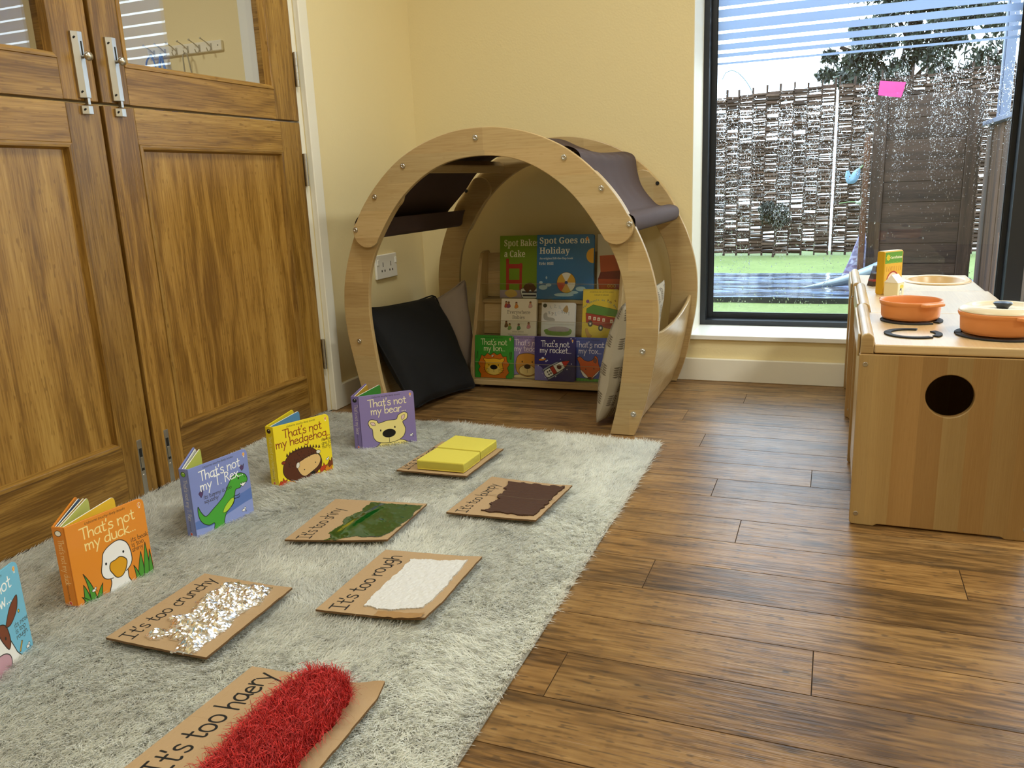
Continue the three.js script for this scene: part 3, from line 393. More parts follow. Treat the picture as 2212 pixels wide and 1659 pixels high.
// ---------- printed covers ----------
const RW = 512, RH = 544;
const series = (bg, l1, l2, tcol, draw, small, sx = 400, sy = 200, scol = '#2a2018') => canvasTex(RW, RH, (x) => {
  x.fillStyle = bg; x.fillRect(0, 0, RW, RH); draw(x);
  x.fillStyle = '#1d1a16'; x.font = 'italic 21px sans-serif'; x.textAlign = 'center'; x.fillText('Usborne touchy-feely books', 250, 32); x.textAlign = 'left';
  pen(x, l1, 262, 118, 8.6, tcol, 0.85, true); pen(x, l2, 268, 194, 8.6, tcol, 0.85, true);
  (small ?? []).forEach((s, i) => pen(x, s, sx, sy + i * 34, 3.7, scol, 0.75));
  ell(x, 478, 38, 10, 14, '#d8483a', '#f6efe0', 2); x.fillStyle = '#f3d25a'; x.fillRect(474, 27, 8, 22); x.fillStyle = '#f6efe0'; x.fillRect(473, 55, 11, 7);
});
const mouse = (x, cx, cy, s = 1) => { ell(x, cx, cy, 13 * s, 9 * s, '#ffffff', '#181512', 2.5); ell(x, cx + 11 * s, cy - 10 * s, 7 * s, 7 * s, '#ffffff', '#181512', 2.5); ell(x, cx - 7 * s, cy - 2 * s, 1.6, 1.6, '#181512'); x.beginPath(); x.moveTo(cx + 12 * s, cy + 4 * s); x.quadraticCurveTo(cx + 26 * s, cy + 12 * s, cx + 12 * s, cy + 18 * s); x.lineWidth = 2.5; x.strokeStyle = '#181512'; x.stroke(); };
const blade = (x, bx_, by, tx, ty, w) => { x.beginPath(); x.moveTo(bx_ - w, by); x.quadraticCurveTo(bx_ - w * 0.6, (by + ty) / 2, tx, ty); x.quadraticCurveTo(bx_ + w * 1.1, (by + ty) / 2, bx_ + w, by); x.fillStyle = '#4f9a34'; x.fill(); x.lineWidth = 4; x.strokeStyle = '#141210'; x.stroke(); };
const COVERS = {
  duck: series('#e58f2c', "That's not", 'my duck...', '#fbe6a0', (x) => {
    blob(x, [205, 560, 222, 470, 232, 420, 330, 420, 338, 480, 352, 560], '#f3f3f5'); blob(x, [248, 222, 310, 212, 358, 250, 376, 320, 372, 388, 330, 430, 262, 442, 196, 428, 172, 380, 186, 310, 202, 254], '#f6f6f8'); x.fillStyle = '#f4f4f6'; x.fillRect(240, 405, 85, 60);
    blob(x, [236, 338, 270, 330, 300, 322, 330, 342, 342, 372, 326, 420, 296, 452, 262, 448, 240, 412, 226, 376], '#e0a21c'); ell(x, 208, 330, 6, 9, '#141210'); ell(x, 328, 300, 6, 9, '#141210');
    for (const [a, b, c, w] of [[60, 52, 400, 24], [100, 60, 330, 20], [130, 168, 440, 22], [70, 30, 470, 18], [420, 440, 350, 26], [462, 478, 300, 24], [400, 380, 420, 16], [490, 500, 360, 18]]) blade(x, a, 560, b, c, w); mouse(x, 108, 462);
  }, ['its beak', 'is too', 'shiny'], 388, 262),
  trex: series('#8492d2', "That's not", 'my T. Rex...', '#ffffff', (x) => {
    blob(x, [-30, 420, 150, 400, 330, 350, 430, 330, 560, 340, 560, 600, -30, 600], '#5f7cc4', null); blob(x, [-30, 470, 140, 480, 300, 440, 560, 420, 560, 620, -30, 620], '#93a2e0', null);
    blob(x, [40, 300, 60, 350, 96, 392, 160, 360, 214, 330, 268, 290, 312, 226, 362, 176, 420, 168, 470, 196, 486, 238, 470, 262, 430, 264, 414, 284, 372, 286, 356, 330, 340, 380, 300, 410, 262, 440, 240, 500, 262, 540, 190, 530, 150, 520, 156, 470, 110, 468, 60, 430, 36, 370], '#4aa83a');
    blob(x, [240, 420, 262, 380, 320, 340, 348, 346, 330, 384, 280, 420], '#b9dc3c', '#141210', 3); ell(x, 408, 206, 7, 9, '#141210'); ell(x, 462, 212, 3, 4, '#141210');
    poly(x, [414, 262, 422, 250, 432, 262, 442, 250, 452, 262, 462, 252, 470, 262, 440, 284], '#fff', '#141210', 3); x.lineWidth = 5; x.strokeStyle = '#141210'; for (const y of [330, 350]) { x.beginPath(); x.moveTo(344, y); x.lineTo(392, y + 4); x.lineTo(402, y - 6); x.stroke(); }
    poly(x, [60, 206, 76, 190, 84, 206, 100, 186, 92, 222, 76, 240], '#5a4070', '#241a30', 3); poly(x, [430, 128, 446, 112, 454, 128, 470, 110, 462, 146, 446, 160], '#5a4070', '#241a30', 3); mouse(x, 420, 470, 1.2);
  }, ['its tummy is too', 'squashy'], 96, 262),
  hog: series('#f6de2a', "That's not", 'my hedgehog...', '#8a2f1c', (x) => {
    for (const [a, b, c] of [[40, 500, '#c4441e'], [100, 520, '#e08a1e'], [170, 530, '#c85a1e'], [420, 470, '#c4441e'], [470, 480, '#e08a1e'], [350, 520, '#d06a1c'], [260, 535, '#e6a030'], [500, 440, '#7a3a1c']]) poly(x, [a - 40, b + 10, a - 20, b - 20, a - 6, b - 8, a + 4, b - 40, a + 16, b - 12, a + 40, b - 18, a + 26, b + 12, a + 34, b + 40, a, b + 26, a - 26, b + 44], c, '#3a1c10', 3);
    blob(x, [50, 410, 76, 320, 140, 262, 240, 246, 330, 268, 390, 336, 408, 420, 370, 480, 280, 520, 160, 516, 84, 480], '#5a2c18'); for (let i = 0; i < 12; i++) poly(x, [90 + i * 27, 262 - 30 * Math.sin((i / 11) * 3.14) + 20, 100 + i * 27, 236 - 30 * Math.sin((i / 11) * 3.14) + 20, 108 + i * 27, 262 - 30 * Math.sin((i / 11) * 3.14) + 20], '#5a2c18', '#141210', 3);
    blob(x, [176, 380, 230, 350, 300, 330, 372, 330, 400, 380, 372, 440, 300, 480, 240, 500, 196, 460], '#e8c080'); x.lineWidth = 4; x.strokeStyle = '#2a120a'; const r = rng(4); for (let i = 0; i < 70; i++) { const px = 90 + r() * 300, py = 268 + r() * 110; if (py < 250 + Math.abs(px - 240) * 0.35 || (px > 190 && py > 340)) continue; x.beginPath(); x.moveTo(px, py); x.lineTo(px + 3, py + 12); x.stroke(); }
    ell(x, 240, 440, 5, 6, '#141210'); ell(x, 348, 404, 5, 6, '#141210'); ell(x, 318, 488, 20, 13, '#141210'); ell(x, 186, 386, 16, 26, '#e9e4dc', '#55483c', 3, 0.3); ell(x, 384, 316, 20, 16, '#e9e4dc', '#55483c', 3, 0.3); ell(x, 62, 330, 18, 15, '#8a3420', '#3a1c10', 3); mouse(x, 462, 404);
  }, ['its ears', 'are too', 'fluffy'], 424, 232),
  bear: series('#8b7cb4', "That's not", 'my bear...', '#f6ecc0', (x) => {
    blob(x, [96, 560, 150, 500, 200, 470, 330, 470, 400, 490, 470, 560], '#f0e08c'); blob(x, [70, 270, 96, 240, 150, 256, 168, 284, 250, 268, 330, 268, 352, 230, 404, 206, 440, 226, 430, 276, 392, 300, 412, 372, 392, 440, 330, 480, 240, 490, 150, 470, 110, 420, 104, 340, 84, 316], '#f2e394');
    blob(x, [92, 268, 124, 272, 134, 300, 104, 296], '#e8c8c8', '#141210', 3); blob(x, [382, 246, 412, 232, 408, 262, 386, 280], '#e8c8c8', '#141210', 3); ell(x, 256, 396, 62, 42, '#141210'); ell(x, 180, 358, 6, 11, '#141210'); ell(x, 314, 342, 6, 11, '#141210'); x.lineWidth = 4; x.strokeStyle = '#141210'; x.beginPath(); x.moveTo(254, 436); x.lineTo(254, 486); x.stroke(); mouse(x, 462, 446, 1.1);
  }, ['its nose is too squashy'], 136, 522, '#141210'),
  cow: series('#76bede', "That's not", 'my cow...', '#ffffff', (x) => {
    blob(x, [60, 560, 90, 470, 100, 380, 130, 300, 180, 270, 290, 270, 330, 320, 352, 390, 380, 470, 400, 560], '#f4f2f0'); blob(x, [290, 272, 340, 300, 352, 390, 330, 430, 300, 380, 280, 320], '#7a3c20'); blob(x, [350, 280, 392, 220, 440, 188, 462, 190, 440, 260, 380, 310, 340, 306], '#7a3c20'); blob(x, [110, 300, 60, 230, 20, 210, 24, 250, 70, 310], '#7a3c20'); ell(x, 320, 360, 6, 10, '#141210'); ell(x, 160, 360, 6, 10, '#141210'); blob(x, [120, 470, 180, 430, 280, 430, 330, 470, 320, 530, 240, 556, 140, 540], '#c89aa8'); mouse(x, 470, 500, 1.1); poly(x, [400, 490, 430, 440, 438, 446, 410, 494], '#d8a83c', '#3a2a10', 3); ell(x, 452, 274, 7, 9, '#e8c030', '#141210', 3);
  }, ['its nose', 'is too', 'rough.'], 400, 350),
  lion: series('#3f9a34', "That's not", 'my lion...', '#f6f0c8', (x) => {
    poly(x, [60, 330, 90, 250, 130, 270, 170, 226, 210, 250, 256, 216, 300, 246, 350, 222, 380, 268, 430, 262, 436, 320, 470, 360, 440, 410, 462, 470, 420, 520, 430, 560, 70, 560, 80, 500, 44, 450, 70, 400, 40, 360], '#d2711e', '#141210', 5); blob(x, [130, 290, 180, 300, 256, 290, 340, 300, 390, 280, 396, 320, 372, 350, 380, 440, 330, 490, 256, 506, 180, 490, 136, 440, 140, 340, 116, 310], '#efb62e'); blob(x, [190, 400, 256, 380, 320, 400, 350, 450, 300, 492, 256, 500, 210, 492, 166, 450], '#f0cf6c', null); ell(x, 256, 404, 50, 30, '#141210'); ell(x, 190, 376, 6, 11, '#141210'); ell(x, 318, 376, 6, 11, '#141210'); x.lineWidth = 3; x.strokeStyle = '#141210'; x.beginPath(); x.moveTo(256, 430); x.lineTo(256, 470); for (const s of [-1, 1]) for (const d of [-12, 4, 20]) { x.moveTo(256 + s * 60, 446 + d); x.lineTo(256 + s * 140, 436 + d * 1.8); } x.stroke(); mouse(x, 236, 262); for (const a of [30, 470, 490]) blade(x, a, 240 + 60, a + 8, 200, 8);
  }),
  teddy: series('#9a86b8', "That's not", 'my teddy...', '#f2e2ee', (x) => { blob(x, [60, 560, 110, 500, 400, 500, 460, 560], '#e0c890'); blob(x, [110, 300, 150, 240, 256, 220, 360, 240, 402, 300, 412, 400, 380, 480, 256, 520, 132, 480, 100, 400], '#cf9038'); blob(x, [150, 420, 200, 380, 256, 372, 312, 380, 360, 420, 350, 480, 256, 508, 160, 480], '#e6c886'); ell(x, 256, 392, 44, 30, '#3a2416'); ell(x, 186, 330, 7, 12, '#141210'); ell(x, 322, 330, 7, 12, '#141210'); x.lineWidth = 3; x.strokeStyle = '#141210'; x.beginPath(); x.moveTo(256, 420); x.lineTo(256, 470); x.stroke(); }),
  rocket: series('#31286c', "That's not", 'my rocket...', '#ffffff', (x) => {
    blob(x, [-30, 380, 60, 360, 120, 420, 150, 500, 170, 580, -30, 580], '#7a72b4', null); const r = rng(9); for (let i = 0; i < 22; i++) { const a = r() * 500, b = r() * 540, s = 5 + r() * 8; poly(x, [a, b - s, a + s * 0.3, b - s * 0.3, a + s, b - s * 0.2, a + s * 0.4, b + s * 0.3, a + s * 0.6, b + s, a, b + s * 0.5, a - s * 0.6, b + s, a - s * 0.4, b + s * 0.3, a - s, b - s * 0.2, a - s * 0.3, b - s * 0.3], '#e8e6f4'); }
    x.save(); x.translate(270, 390); x.rotate(-0.55); for (const s of [-1, 1]) blob(x, [-150, s * 52, -60, s * 58, 60, s * 52, 60, s * 66, -60, s * 76, -150, s * 72], '#9aa0b4', '#141210', 4); blob(x, [-150, -40, -60, -50, 40, -50, 120, -40, 200, 0, 120, 40, 40, 50, -60, 50, -150, 40], '#f4f2ee'); poly(x, [110, -42, 205, 0, 110, 42], '#c02a24', '#141210', 4); poly(x, [-60, -49, -10, -50, -10, 50, -60, 49], '#b82a24', '#141210', 4); ell(x, 50, 0, 28, 28, '#5a2018', '#141210', 4); for (const [a, b] of [[-120, -18], [-90, -18], [-120, 16], [-90, 16]]) { x.fillStyle = '#2a2a34'; x.fillRect(a, b - 8, 18, 18); } x.restore(); ell(x, 100, 280, 48, 16, '#d88a28', '#141210', 4, -0.2); ell(x, 106, 264, 20, 14, '#e8e8f0', '#141210', 3, -0.2);
  }),
  fox: series('#4d5aa0', "That's not", 'my fox...', '#e6e2f0', (x) => { for (let i = 0; i < 14; i++) ell(x, 20 + i * 40, 530, 34, 26, '#5c9a3c', '#2a4a1c', 3); blob(x, [200, 280, 250, 290, 300, 270, 330, 220, 360, 250, 372, 320, 392, 390, 350, 450, 300, 510, 262, 516, 190, 470, 150, 400, 140, 330, 110, 260, 150, 240], '#c85a24'); blob(x, [150, 400, 200, 440, 250, 500, 190, 480], '#f2e8e0', '#141210', 3); blob(x, [390, 392, 340, 440, 290, 500, 350, 452], '#f2e8e0', '#141210', 3); ell(x, 264, 500, 26, 16, '#3a2c28'); ell(x, 216, 390, 6, 9, '#141210'); ell(x, 316, 380, 6, 9, '#141210'); blob(x, [320, 244, 346, 262, 340, 310, 310, 290], '#7a4a3a', '#141210', 3); for (const [a, b] of [[440, 240], [120, 230], [60, 330], [440, 400], [410, 110]]) ell(x, a, b, 6, 6, '#eceaf4'); mouse(x, 440, 480); }, ['its ears', 'are too', 'furry'], 400, 330, '#2c2f5c'),
};
const serifText = (x, s, px, py, size, color, w = 'bold') => { x.font = w + ' ' + size + 'px serif'; x.fillStyle = color; x.fillText(s, px, py); };
COVERS.cake = canvasTex(512, 544, (x) => { x.fillStyle = '#76981c'; x.fillRect(0, 0, 512, 544); serifText(x, 'Spot Bakes', 50, 92, 78, '#f0ecd2'); serifText(x, 'a Cake', 50, 186, 78, '#f0ecd2'); x.fillStyle = '#b03028'; for (const r of [[76, 200, 36, 310], [76, 246, 200, 40], [76, 386, 190, 36], [240, 240, 30, 270]]) x.fillRect(...r); x.fillStyle = '#a89aa8'; x.fillRect(0, 474, 512, 70); blob(x, [270, 460, 430, 456, 470, 470, 450, 540, 300, 548, 262, 510], '#e8ecec'); x.fillStyle = '#26344e'; x.fillRect(272, 484, 180, 16); x.fillRect(280, 514, 162, 14); blob(x, [290, 456, 320, 420, 380, 410, 420, 430, 440, 462, 400, 490, 372, 470, 340, 494], '#4c2416', null); blob(x, [60, 500, 120, 470, 190, 480, 210, 520, 120, 540], '#d8b868', null); });
COVERS.holiday = canvasTex(512, 528, (x) => { x.fillStyle = '#1e70b0'; x.fillRect(0, 0, 512, 528); serifText(x, 'Spot Goes on', 22, 72, 70, '#f4f2ea'); serifText(x, 'Holiday', 22, 154, 70, '#f4f2ea'); serifText(x, 'An original lift-the-flap book', 24, 200, 21, '#dfe6ea'); serifText(x, 'Eric Hill', 20, 246, 32, '#f4f2ea'); ell(x, 506, 172, 60, 60, '#eab020'); ell(x, 452, 36, 10, 16, '#e08a28', '#f4f2ea', 2); x.globalAlpha = 0.8; for (const [a, b, r, t] of [[60, 430, 40, 20], [110, 410, 26, 14], [40, 390, 16, 12], [400, 440, 44, 20], [250, 490, 90, 14], [330, 470, 50, 12], [90, 350, 8, 12]]) ell(x, a, b, r, t, '#d8ecf6'); x.globalAlpha = 1; ell(x, 270, 390, 84, 84, '#e2b038', '#201810', 3); for (const k of [0, 2, 4]) { x.beginPath(); x.moveTo(270, 390); x.arc(270, 390, 82, k * 1.047, (k + 1) * 1.047); x.fillStyle = k === 2 ? '#c8402c' : '#f2f0ea'; x.fill(); } ell(x, 270, 390, 14, 14, '#2a4a8a'); });
COVERS.chest = canvasTex(256, 480, (x) => { x.fillStyle = '#d8d2c2'; x.fillRect(0, 0, 256, 480); poly(x, [20, 160, 230, 150, 240, 210, 200, 280, 30, 280], '#c8582a'); poly(x, [10, 330, 250, 330, 236, 470, 26, 470], '#bc4a20', '#7a2c14', 3); poly(x, [30, 280, 200, 270, 250, 330, 10, 330], '#7c2018'); for (const d of [-26, 0, 26]) ell(x, 130 + d, 384, 9, 10, null, '#e6b83a', 4); });
COVERS.babies = canvasTex(512, 480, (x) => { x.fillStyle = '#efe6d2'; x.fillRect(0, 0, 512, 480); x.textAlign = 'center'; serifText(x, 'Everywhere', 256, 190, 58, '#4a4436', ''); serifText(x, 'Babies', 256, 254, 58, '#4a4436', ''); serifText(x, 'SUSAN MEYERS', 256, 424, 22, '#6a5a44', ''); serifText(x, 'illustrated by MARLA FRAZEE', 256, 456, 20, '#6a5a44', ''); const k = (a, b, c1, c2) => { blob(x, [a - 24, b + 30, a - 12, b - 6, a + 14, b - 8, a + 30, b + 24, a + 10, b + 42, a - 16, b + 44], c1, '#4a3020', 2); ell(x, a, b - 22, 15, 16, c2, '#4a3020', 2); ell(x, a + 2, b - 30, 14, 8, '#5a3820'); }; k(70, 70, '#b8483a', '#c89060'); k(106, 74, '#8a4a6a', '#a8683e'); k(218, 78, '#e0903c', '#d89868'); k(420, 70, '#d8a8a0', '#d89868'); k(80, 320, '#7a5a34', '#a86a40'); k(130, 350, '#7aa44a', '#d8b848'); k(262, 350, '#4a8a4a', '#a8683e'); k(404, 330, '#d88a8a', '#c89060'); });
COVERS.splosh = canvasTex(512, 520, (x) => { x.fillStyle = '#d9d6d0'; x.fillRect(0, 0, 512, 520); ell(x, 52, 46, 30, 30, '#3a3a24'); x.textAlign = 'center'; 'SPLOSH!'.split('').forEach((c, i) => serifText(x, c, 120 + i * 50, 172 + 20 * Math.sin(i * 1.1), 62, ['#4a5a6a', '#7a6a5a', '#8a98a8', '#b8c0c8', '#6a7a8a', '#4a5a6a', '#4a5a6a'][i], '')); ['1,', '2,', '3,'].forEach((c, i) => serifText(x, c, 140 + i * 70, 86 + (i % 2) * -14, 56, '#8a949c', '')); blob(x, [60, 400, 240, 370, 440, 380, 470, 430, 400, 480, 120, 480, 60, 440], '#7a9a4a', null); blob(x, [110, 380, 260, 350, 420, 370, 400, 420, 150, 420], '#b0a0a4', null); blob(x, [330, 110, 360, 60, 390, 40, 410, 90, 400, 140, 360, 140], '#a88a5a', null); blob(x, [30, 190, 60, 150, 90, 160, 100, 210, 190, 230, 200, 270, 60, 260], '#a8a49c', null); });
COVERS.bus = canvasTex(512, 608, (x) => { x.fillStyle = '#dfc13a'; x.fillRect(0, 0, 512, 608); x.textAlign = 'center'; x.fillStyle = '#6a5430'; x.font = '26px serif'; x.fillText('AS RODAS DO AUTOCARRO', 262, 44); x.fillText('GIRAM E GIRAM', 262, 78); 'The Wheels on the Bus'.split('').forEach((c, i) => { const a = -0.9 + i * 0.09; x.save(); x.translate(250 + 330 * Math.sin(a * 0.85), 480 - 340 * Math.cos(a * 0.85)); x.rotate(a * 0.8 + 0.12); x.fillStyle = '#4a7a8a'; x.font = 'bold 30px serif'; x.fillText(c, 0, 0); x.restore(); }); poly(x, [60, 240, 150, 190, 500, 250, 512, 330, 60, 300], '#5a8a3a', '#2a4a1c', 4); poly(x, [50, 290, 512, 350, 512, 500, 60, 410], '#a83a2c', '#5a1c14', 4); for (const a of [90, 160, 220, 290, 400]) { x.fillStyle = '#e8e0cc'; x.fillRect(a, 318 + a * 0.12, 36, 40); ell(x, a + 18, 340 + a * 0.12, 10, 12, '#c89868'); } for (const [a, b] of [[120, 420], [270, 470]]) { ell(x, a, b, 32, 36, '#4a4a44', '#22221e', 4); ell(x, a, b, 14, 16, '#d8d4c8'); } ell(x, 70, 150, 24, 22, '#7a4a8a'); for (const [a, b] of [[350, 130], [390, 150], [450, 136]]) poly(x, [a, b, a + 14, b - 12, a + 12, b + 4, a + 26, b + 8, a + 8, b + 12], '#6a3a1c'); blob(x, [50, 500, 80, 480, 110, 540, 150, 570, 90, 590], '#c89848', '#6a4a1c', 2); blob(x, [420, 540, 460, 520, 490, 560, 450, 580], '#9ab04a', '#5a6a2c', 2); });

// ---------- books ----------
const coverMat = (t) => std({ map: t, roughness: 0.28 }), plain = (c) => std({ color: c, roughness: 0.45 });
function board(w, h, t, r, tx, sideMat, parent, name) {   // cover with its spine edge at x = 0, print on +z
  const p = [[0, 0], ...roundRect(w, h, r, 5).filter(([x]) => x > w * 0.5), [0, h]], g = ext(p, t, Math.min(0.0006, t / 3), 1), q = g.attributes.position, uv = new Float32Array(q.count * 2);
  for (let i = 0; i < q.count; i++) { uv[2 * i] = q.getX(i) / w; uv[2 * i + 1] = q.getY(i) / h; } g.setAttribute('uv', new THREE.BufferAttribute(uv, 2));
  return mesh(name, g, [tx, sideMat], parent);
}
function place(m, A, B) { m.position.set(A[0], A[2] ?? 0, A[1]); m.rotation.y = Math.atan2(-(B[1] - A[1]), B[0] - A[0]); return m; }
const unit = (A, B, k) => { const l = Math.hypot(B[0] - A[0], B[1] - A[1]); return [A[0] + ((B[0] - A[0]) * k) / l, A[1] + ((B[1] - A[1]) * k) / l]; };
const spineTex = (bg, s, icon) => canvasTex(64, 512, (x) => { x.fillStyle = bg; x.fillRect(0, 0, 64, 512); pen(x, s, 24, 76, 3.6, 'rgba(255,246,214,0.75)', 0.7, false, Math.PI / 2); ell(x, 32, 38, 17, 17, icon, '#1a1612', 3); ell(x, 34, 30, 5, 5, '#f6f0e0'); x.fillStyle = '#1c1a18'; x.font = '15px sans-serif'; x.save(); x.translate(26, 352); x.rotate(Math.PI / 2); x.fillText('Usborne books', 0, 0); x.restore(); ell(x, 32, 470, 8, 11, '#d8483a', '#f6efe0', 2); x.fillStyle = '#2a3a6a'; x.fillRect(0, 486, 64, 6); x.fillStyle = '#e8c88a'; x.fillRect(0, 494, 64, 7); x.fillStyle = '#2a3a6a'; x.fillRect(0, 503, 64, 6); });
// A: hinge of the front cover, B: its free edge, S: other edge of the spine, K: free edge of the back cover, pages: [free edge, colour]
function openBook(key, label, bg, title, icon, A, B, S, K, pages, H = 0.17) {
  const t = thing('board_book', label, 'book', [A[0], 0.003, A[1]], 0, 'board books standing on the rug'), L = ([x, z]) => [x - A[0], z - A[1]], W = 0.166, side = plain(bg);
  place(board(W, H, 0.0035, 0.012, coverMat(COVERS[key]), side, t, 'front_cover'), [0, 0], L(B));
  const a = L(S), sw = Math.hypot(...a), g = bx(0, sw, 0, H, -0.003, 0.0006, 0.0008), q = g.attributes.position, uv = []; for (let i = 0; i < q.count; i++) uv.push(q.getX(i) / sw, q.getY(i) / H); g.setAttribute('uv', new THREE.Float32BufferAttribute(uv, 2));
  place(mesh('spine', g, coverMat(spineTex(bg, title, icon)), t), a, [0, 0]);
  const bk = board(W, H, 0.0035, 0.012, side, side, t, 'back_cover'); place(bk, a, L(K));
  pages.forEach(([P, c], i) => { const k = (i + 1) / (pages.length + 1.4), o = [lerp(a[0], 0, k), lerp(a[1], 0, k)], e = L(unit(S, P, 1)), d = unit(o, [e[0], e[1]], 1); const pg = board(W - 0.004, H - 0.004, 0.0022, 0.012, plain(c), pageWhite, t, 'page'); place(pg, [o[0], o[1], 0.002], [o[0] + (L(P)[0] - o[0]), o[1] + (L(P)[1] - o[1])]); });
}
openBook('duck', 'orange board book with a white duck on the cover standing half open on the rug', '#dd8628', "That's not my duck", '#f4f2ee', [0.338, 2.090], [0.362, 1.928], [0.313, 2.094], [0.218, 1.960], [[[0.224, 1.955], '#3f5f86'], [[0.236, 1.955], '#d8b45a'], [[0.248, 1.962], '#c8cf6a'], [[0.296, 1.944], '#f0c42c']]);
openBook('trex', 'blue board book with a green dinosaur on the cover standing half open on the rug', '#7f8cca', "That's not my T. Rex", '#7ab83a', [0.332, 1.768], [0.358, 1.612], [0.309, 1.768], [0.226, 1.634], [[[0.232, 1.633], '#e8e8ee'], [[0.246, 1.636], '#c8d05a']]);
openBook('hog', 'yellow board book with a brown hedgehog on the cover standing half open on the rug', '#ecd226', "That's not my hedgehog", '#3a2014', [0.311, 1.442], [0.378, 1.296], [0.288, 1.440], [0.256, 1.284], [[[0.280, 1.303], '#5a92bc']]);
openBook('bear', 'purple board book with a pale yellow bear on the cover standing nearest the den', '#7f70aa', "That's not my bear", '#2a2624', [0.366, 1.114], [0.482, 1.008], [0.344, 1.118], [0.302, 0.974], [[[0.308, 0.976], '#d8a838'], [[0.348, 0.990], '#3c8a34']]);
openBook('cow', 'light blue board book with a brown and white cow cut off by the left edge', '#6cb2d2', "That's not my cow", '#f4f2ee', [0.432, 2.371], [0.374, 2.216], [0.412, 2.383], [0.272, 2.30], [[[0.28, 2.29], '#e8c040']]);
// books displayed on the bookcase: x range, y range, z of the foot and of the top
function shownBook(key, label, x0, x1, y0, y1, z0, z1, edge, t = 0.014, r = 0.008) {
  const b = thing('picture_book', label, 'book', [x0, y0, z0], 0, 'picture books on the bookcase'), w = x1 - x0, h = Math.hypot(y1 - y0, z1 - z0), tilt = Math.atan2(z1 - z0, y1 - y0);
  b.rotation.x = tilt;
  board(w, h, 0.003, r, coverMat(COVERS[key]), plain(edge), b, 'front_cover').position.z = -0.003;
  mesh('pages', bx(0.002, w - 0.003, 0.002, h - 0.003, -t + 0.003, -0.0031, 0.001), pageWhite, b);
  mesh('back_cover', ext([[0, 0], ...roundRect(w, h, r, 4).filter(([x]) => x > w / 2), [0, h]], 0.003, 0.0006, 1).translate(0, 0, -t), plain(edge), b);
}
shownBook('lion', 'green book with an orange maned lion on the bottom tier of the bookcase', 0.368, 0.525, 0.037, 0.2, 0.286, 0.268, '#3a8e30');
shownBook('teddy', 'lilac book with a brown teddy face half hidden behind the rocket book', 0.5, 0.655, 0.037, 0.198, 0.266, 0.25, '#8f7cae');
shownBook('rocket', 'dark blue book with a red and white rocket on the bottom tier', 0.614, 0.774, 0.037, 0.201, 0.286, 0.27, '#2c2464');
shownBook('fox', 'slate blue book with an orange fox partly behind the rocket book', 0.742, 0.902, 0.037, 0.199, 0.268, 0.252, '#47549a');
shownBook('babies', 'cream book with small children on the middle tier of the bookcase', 0.452, 0.598, 0.1875, 0.331, 0.215, 0.185, '#e6dcc6');
shownBook('splosh', 'pale grey book with a green pond in the centre of the middle tier', 0.619, 0.752, 0.1875, 0.319, 0.215, 0.19, '#cfccc6');
shownBook('bus', 'yellow book with a red and green bus on the middle tier', 0.78, 0.918, 0.1875, 0.369, 0.215, 0.175, '#d2b432');
shownBook('cake', 'green picture book with a red chair on the top tier of the bookcase', 0.424, 0.6, 0.3265, 0.566, 0.135, 0.105, '#6c8c1a', 0.008, 0.003);
shownBook('holiday', 'large blue picture book with white lettering on the top tier', 0.586, 0.812, 0.3265, 0.568, 0.158, 0.126, '#1a64a0', 0.012, 0.008);
shownBook('chest', 'white picture book with an orange toy chest beside the blue book', 0.818, 0.93, 0.3265, 0.566, 0.13, 0.1, '#cfc8b6', 0.008, 0.003);

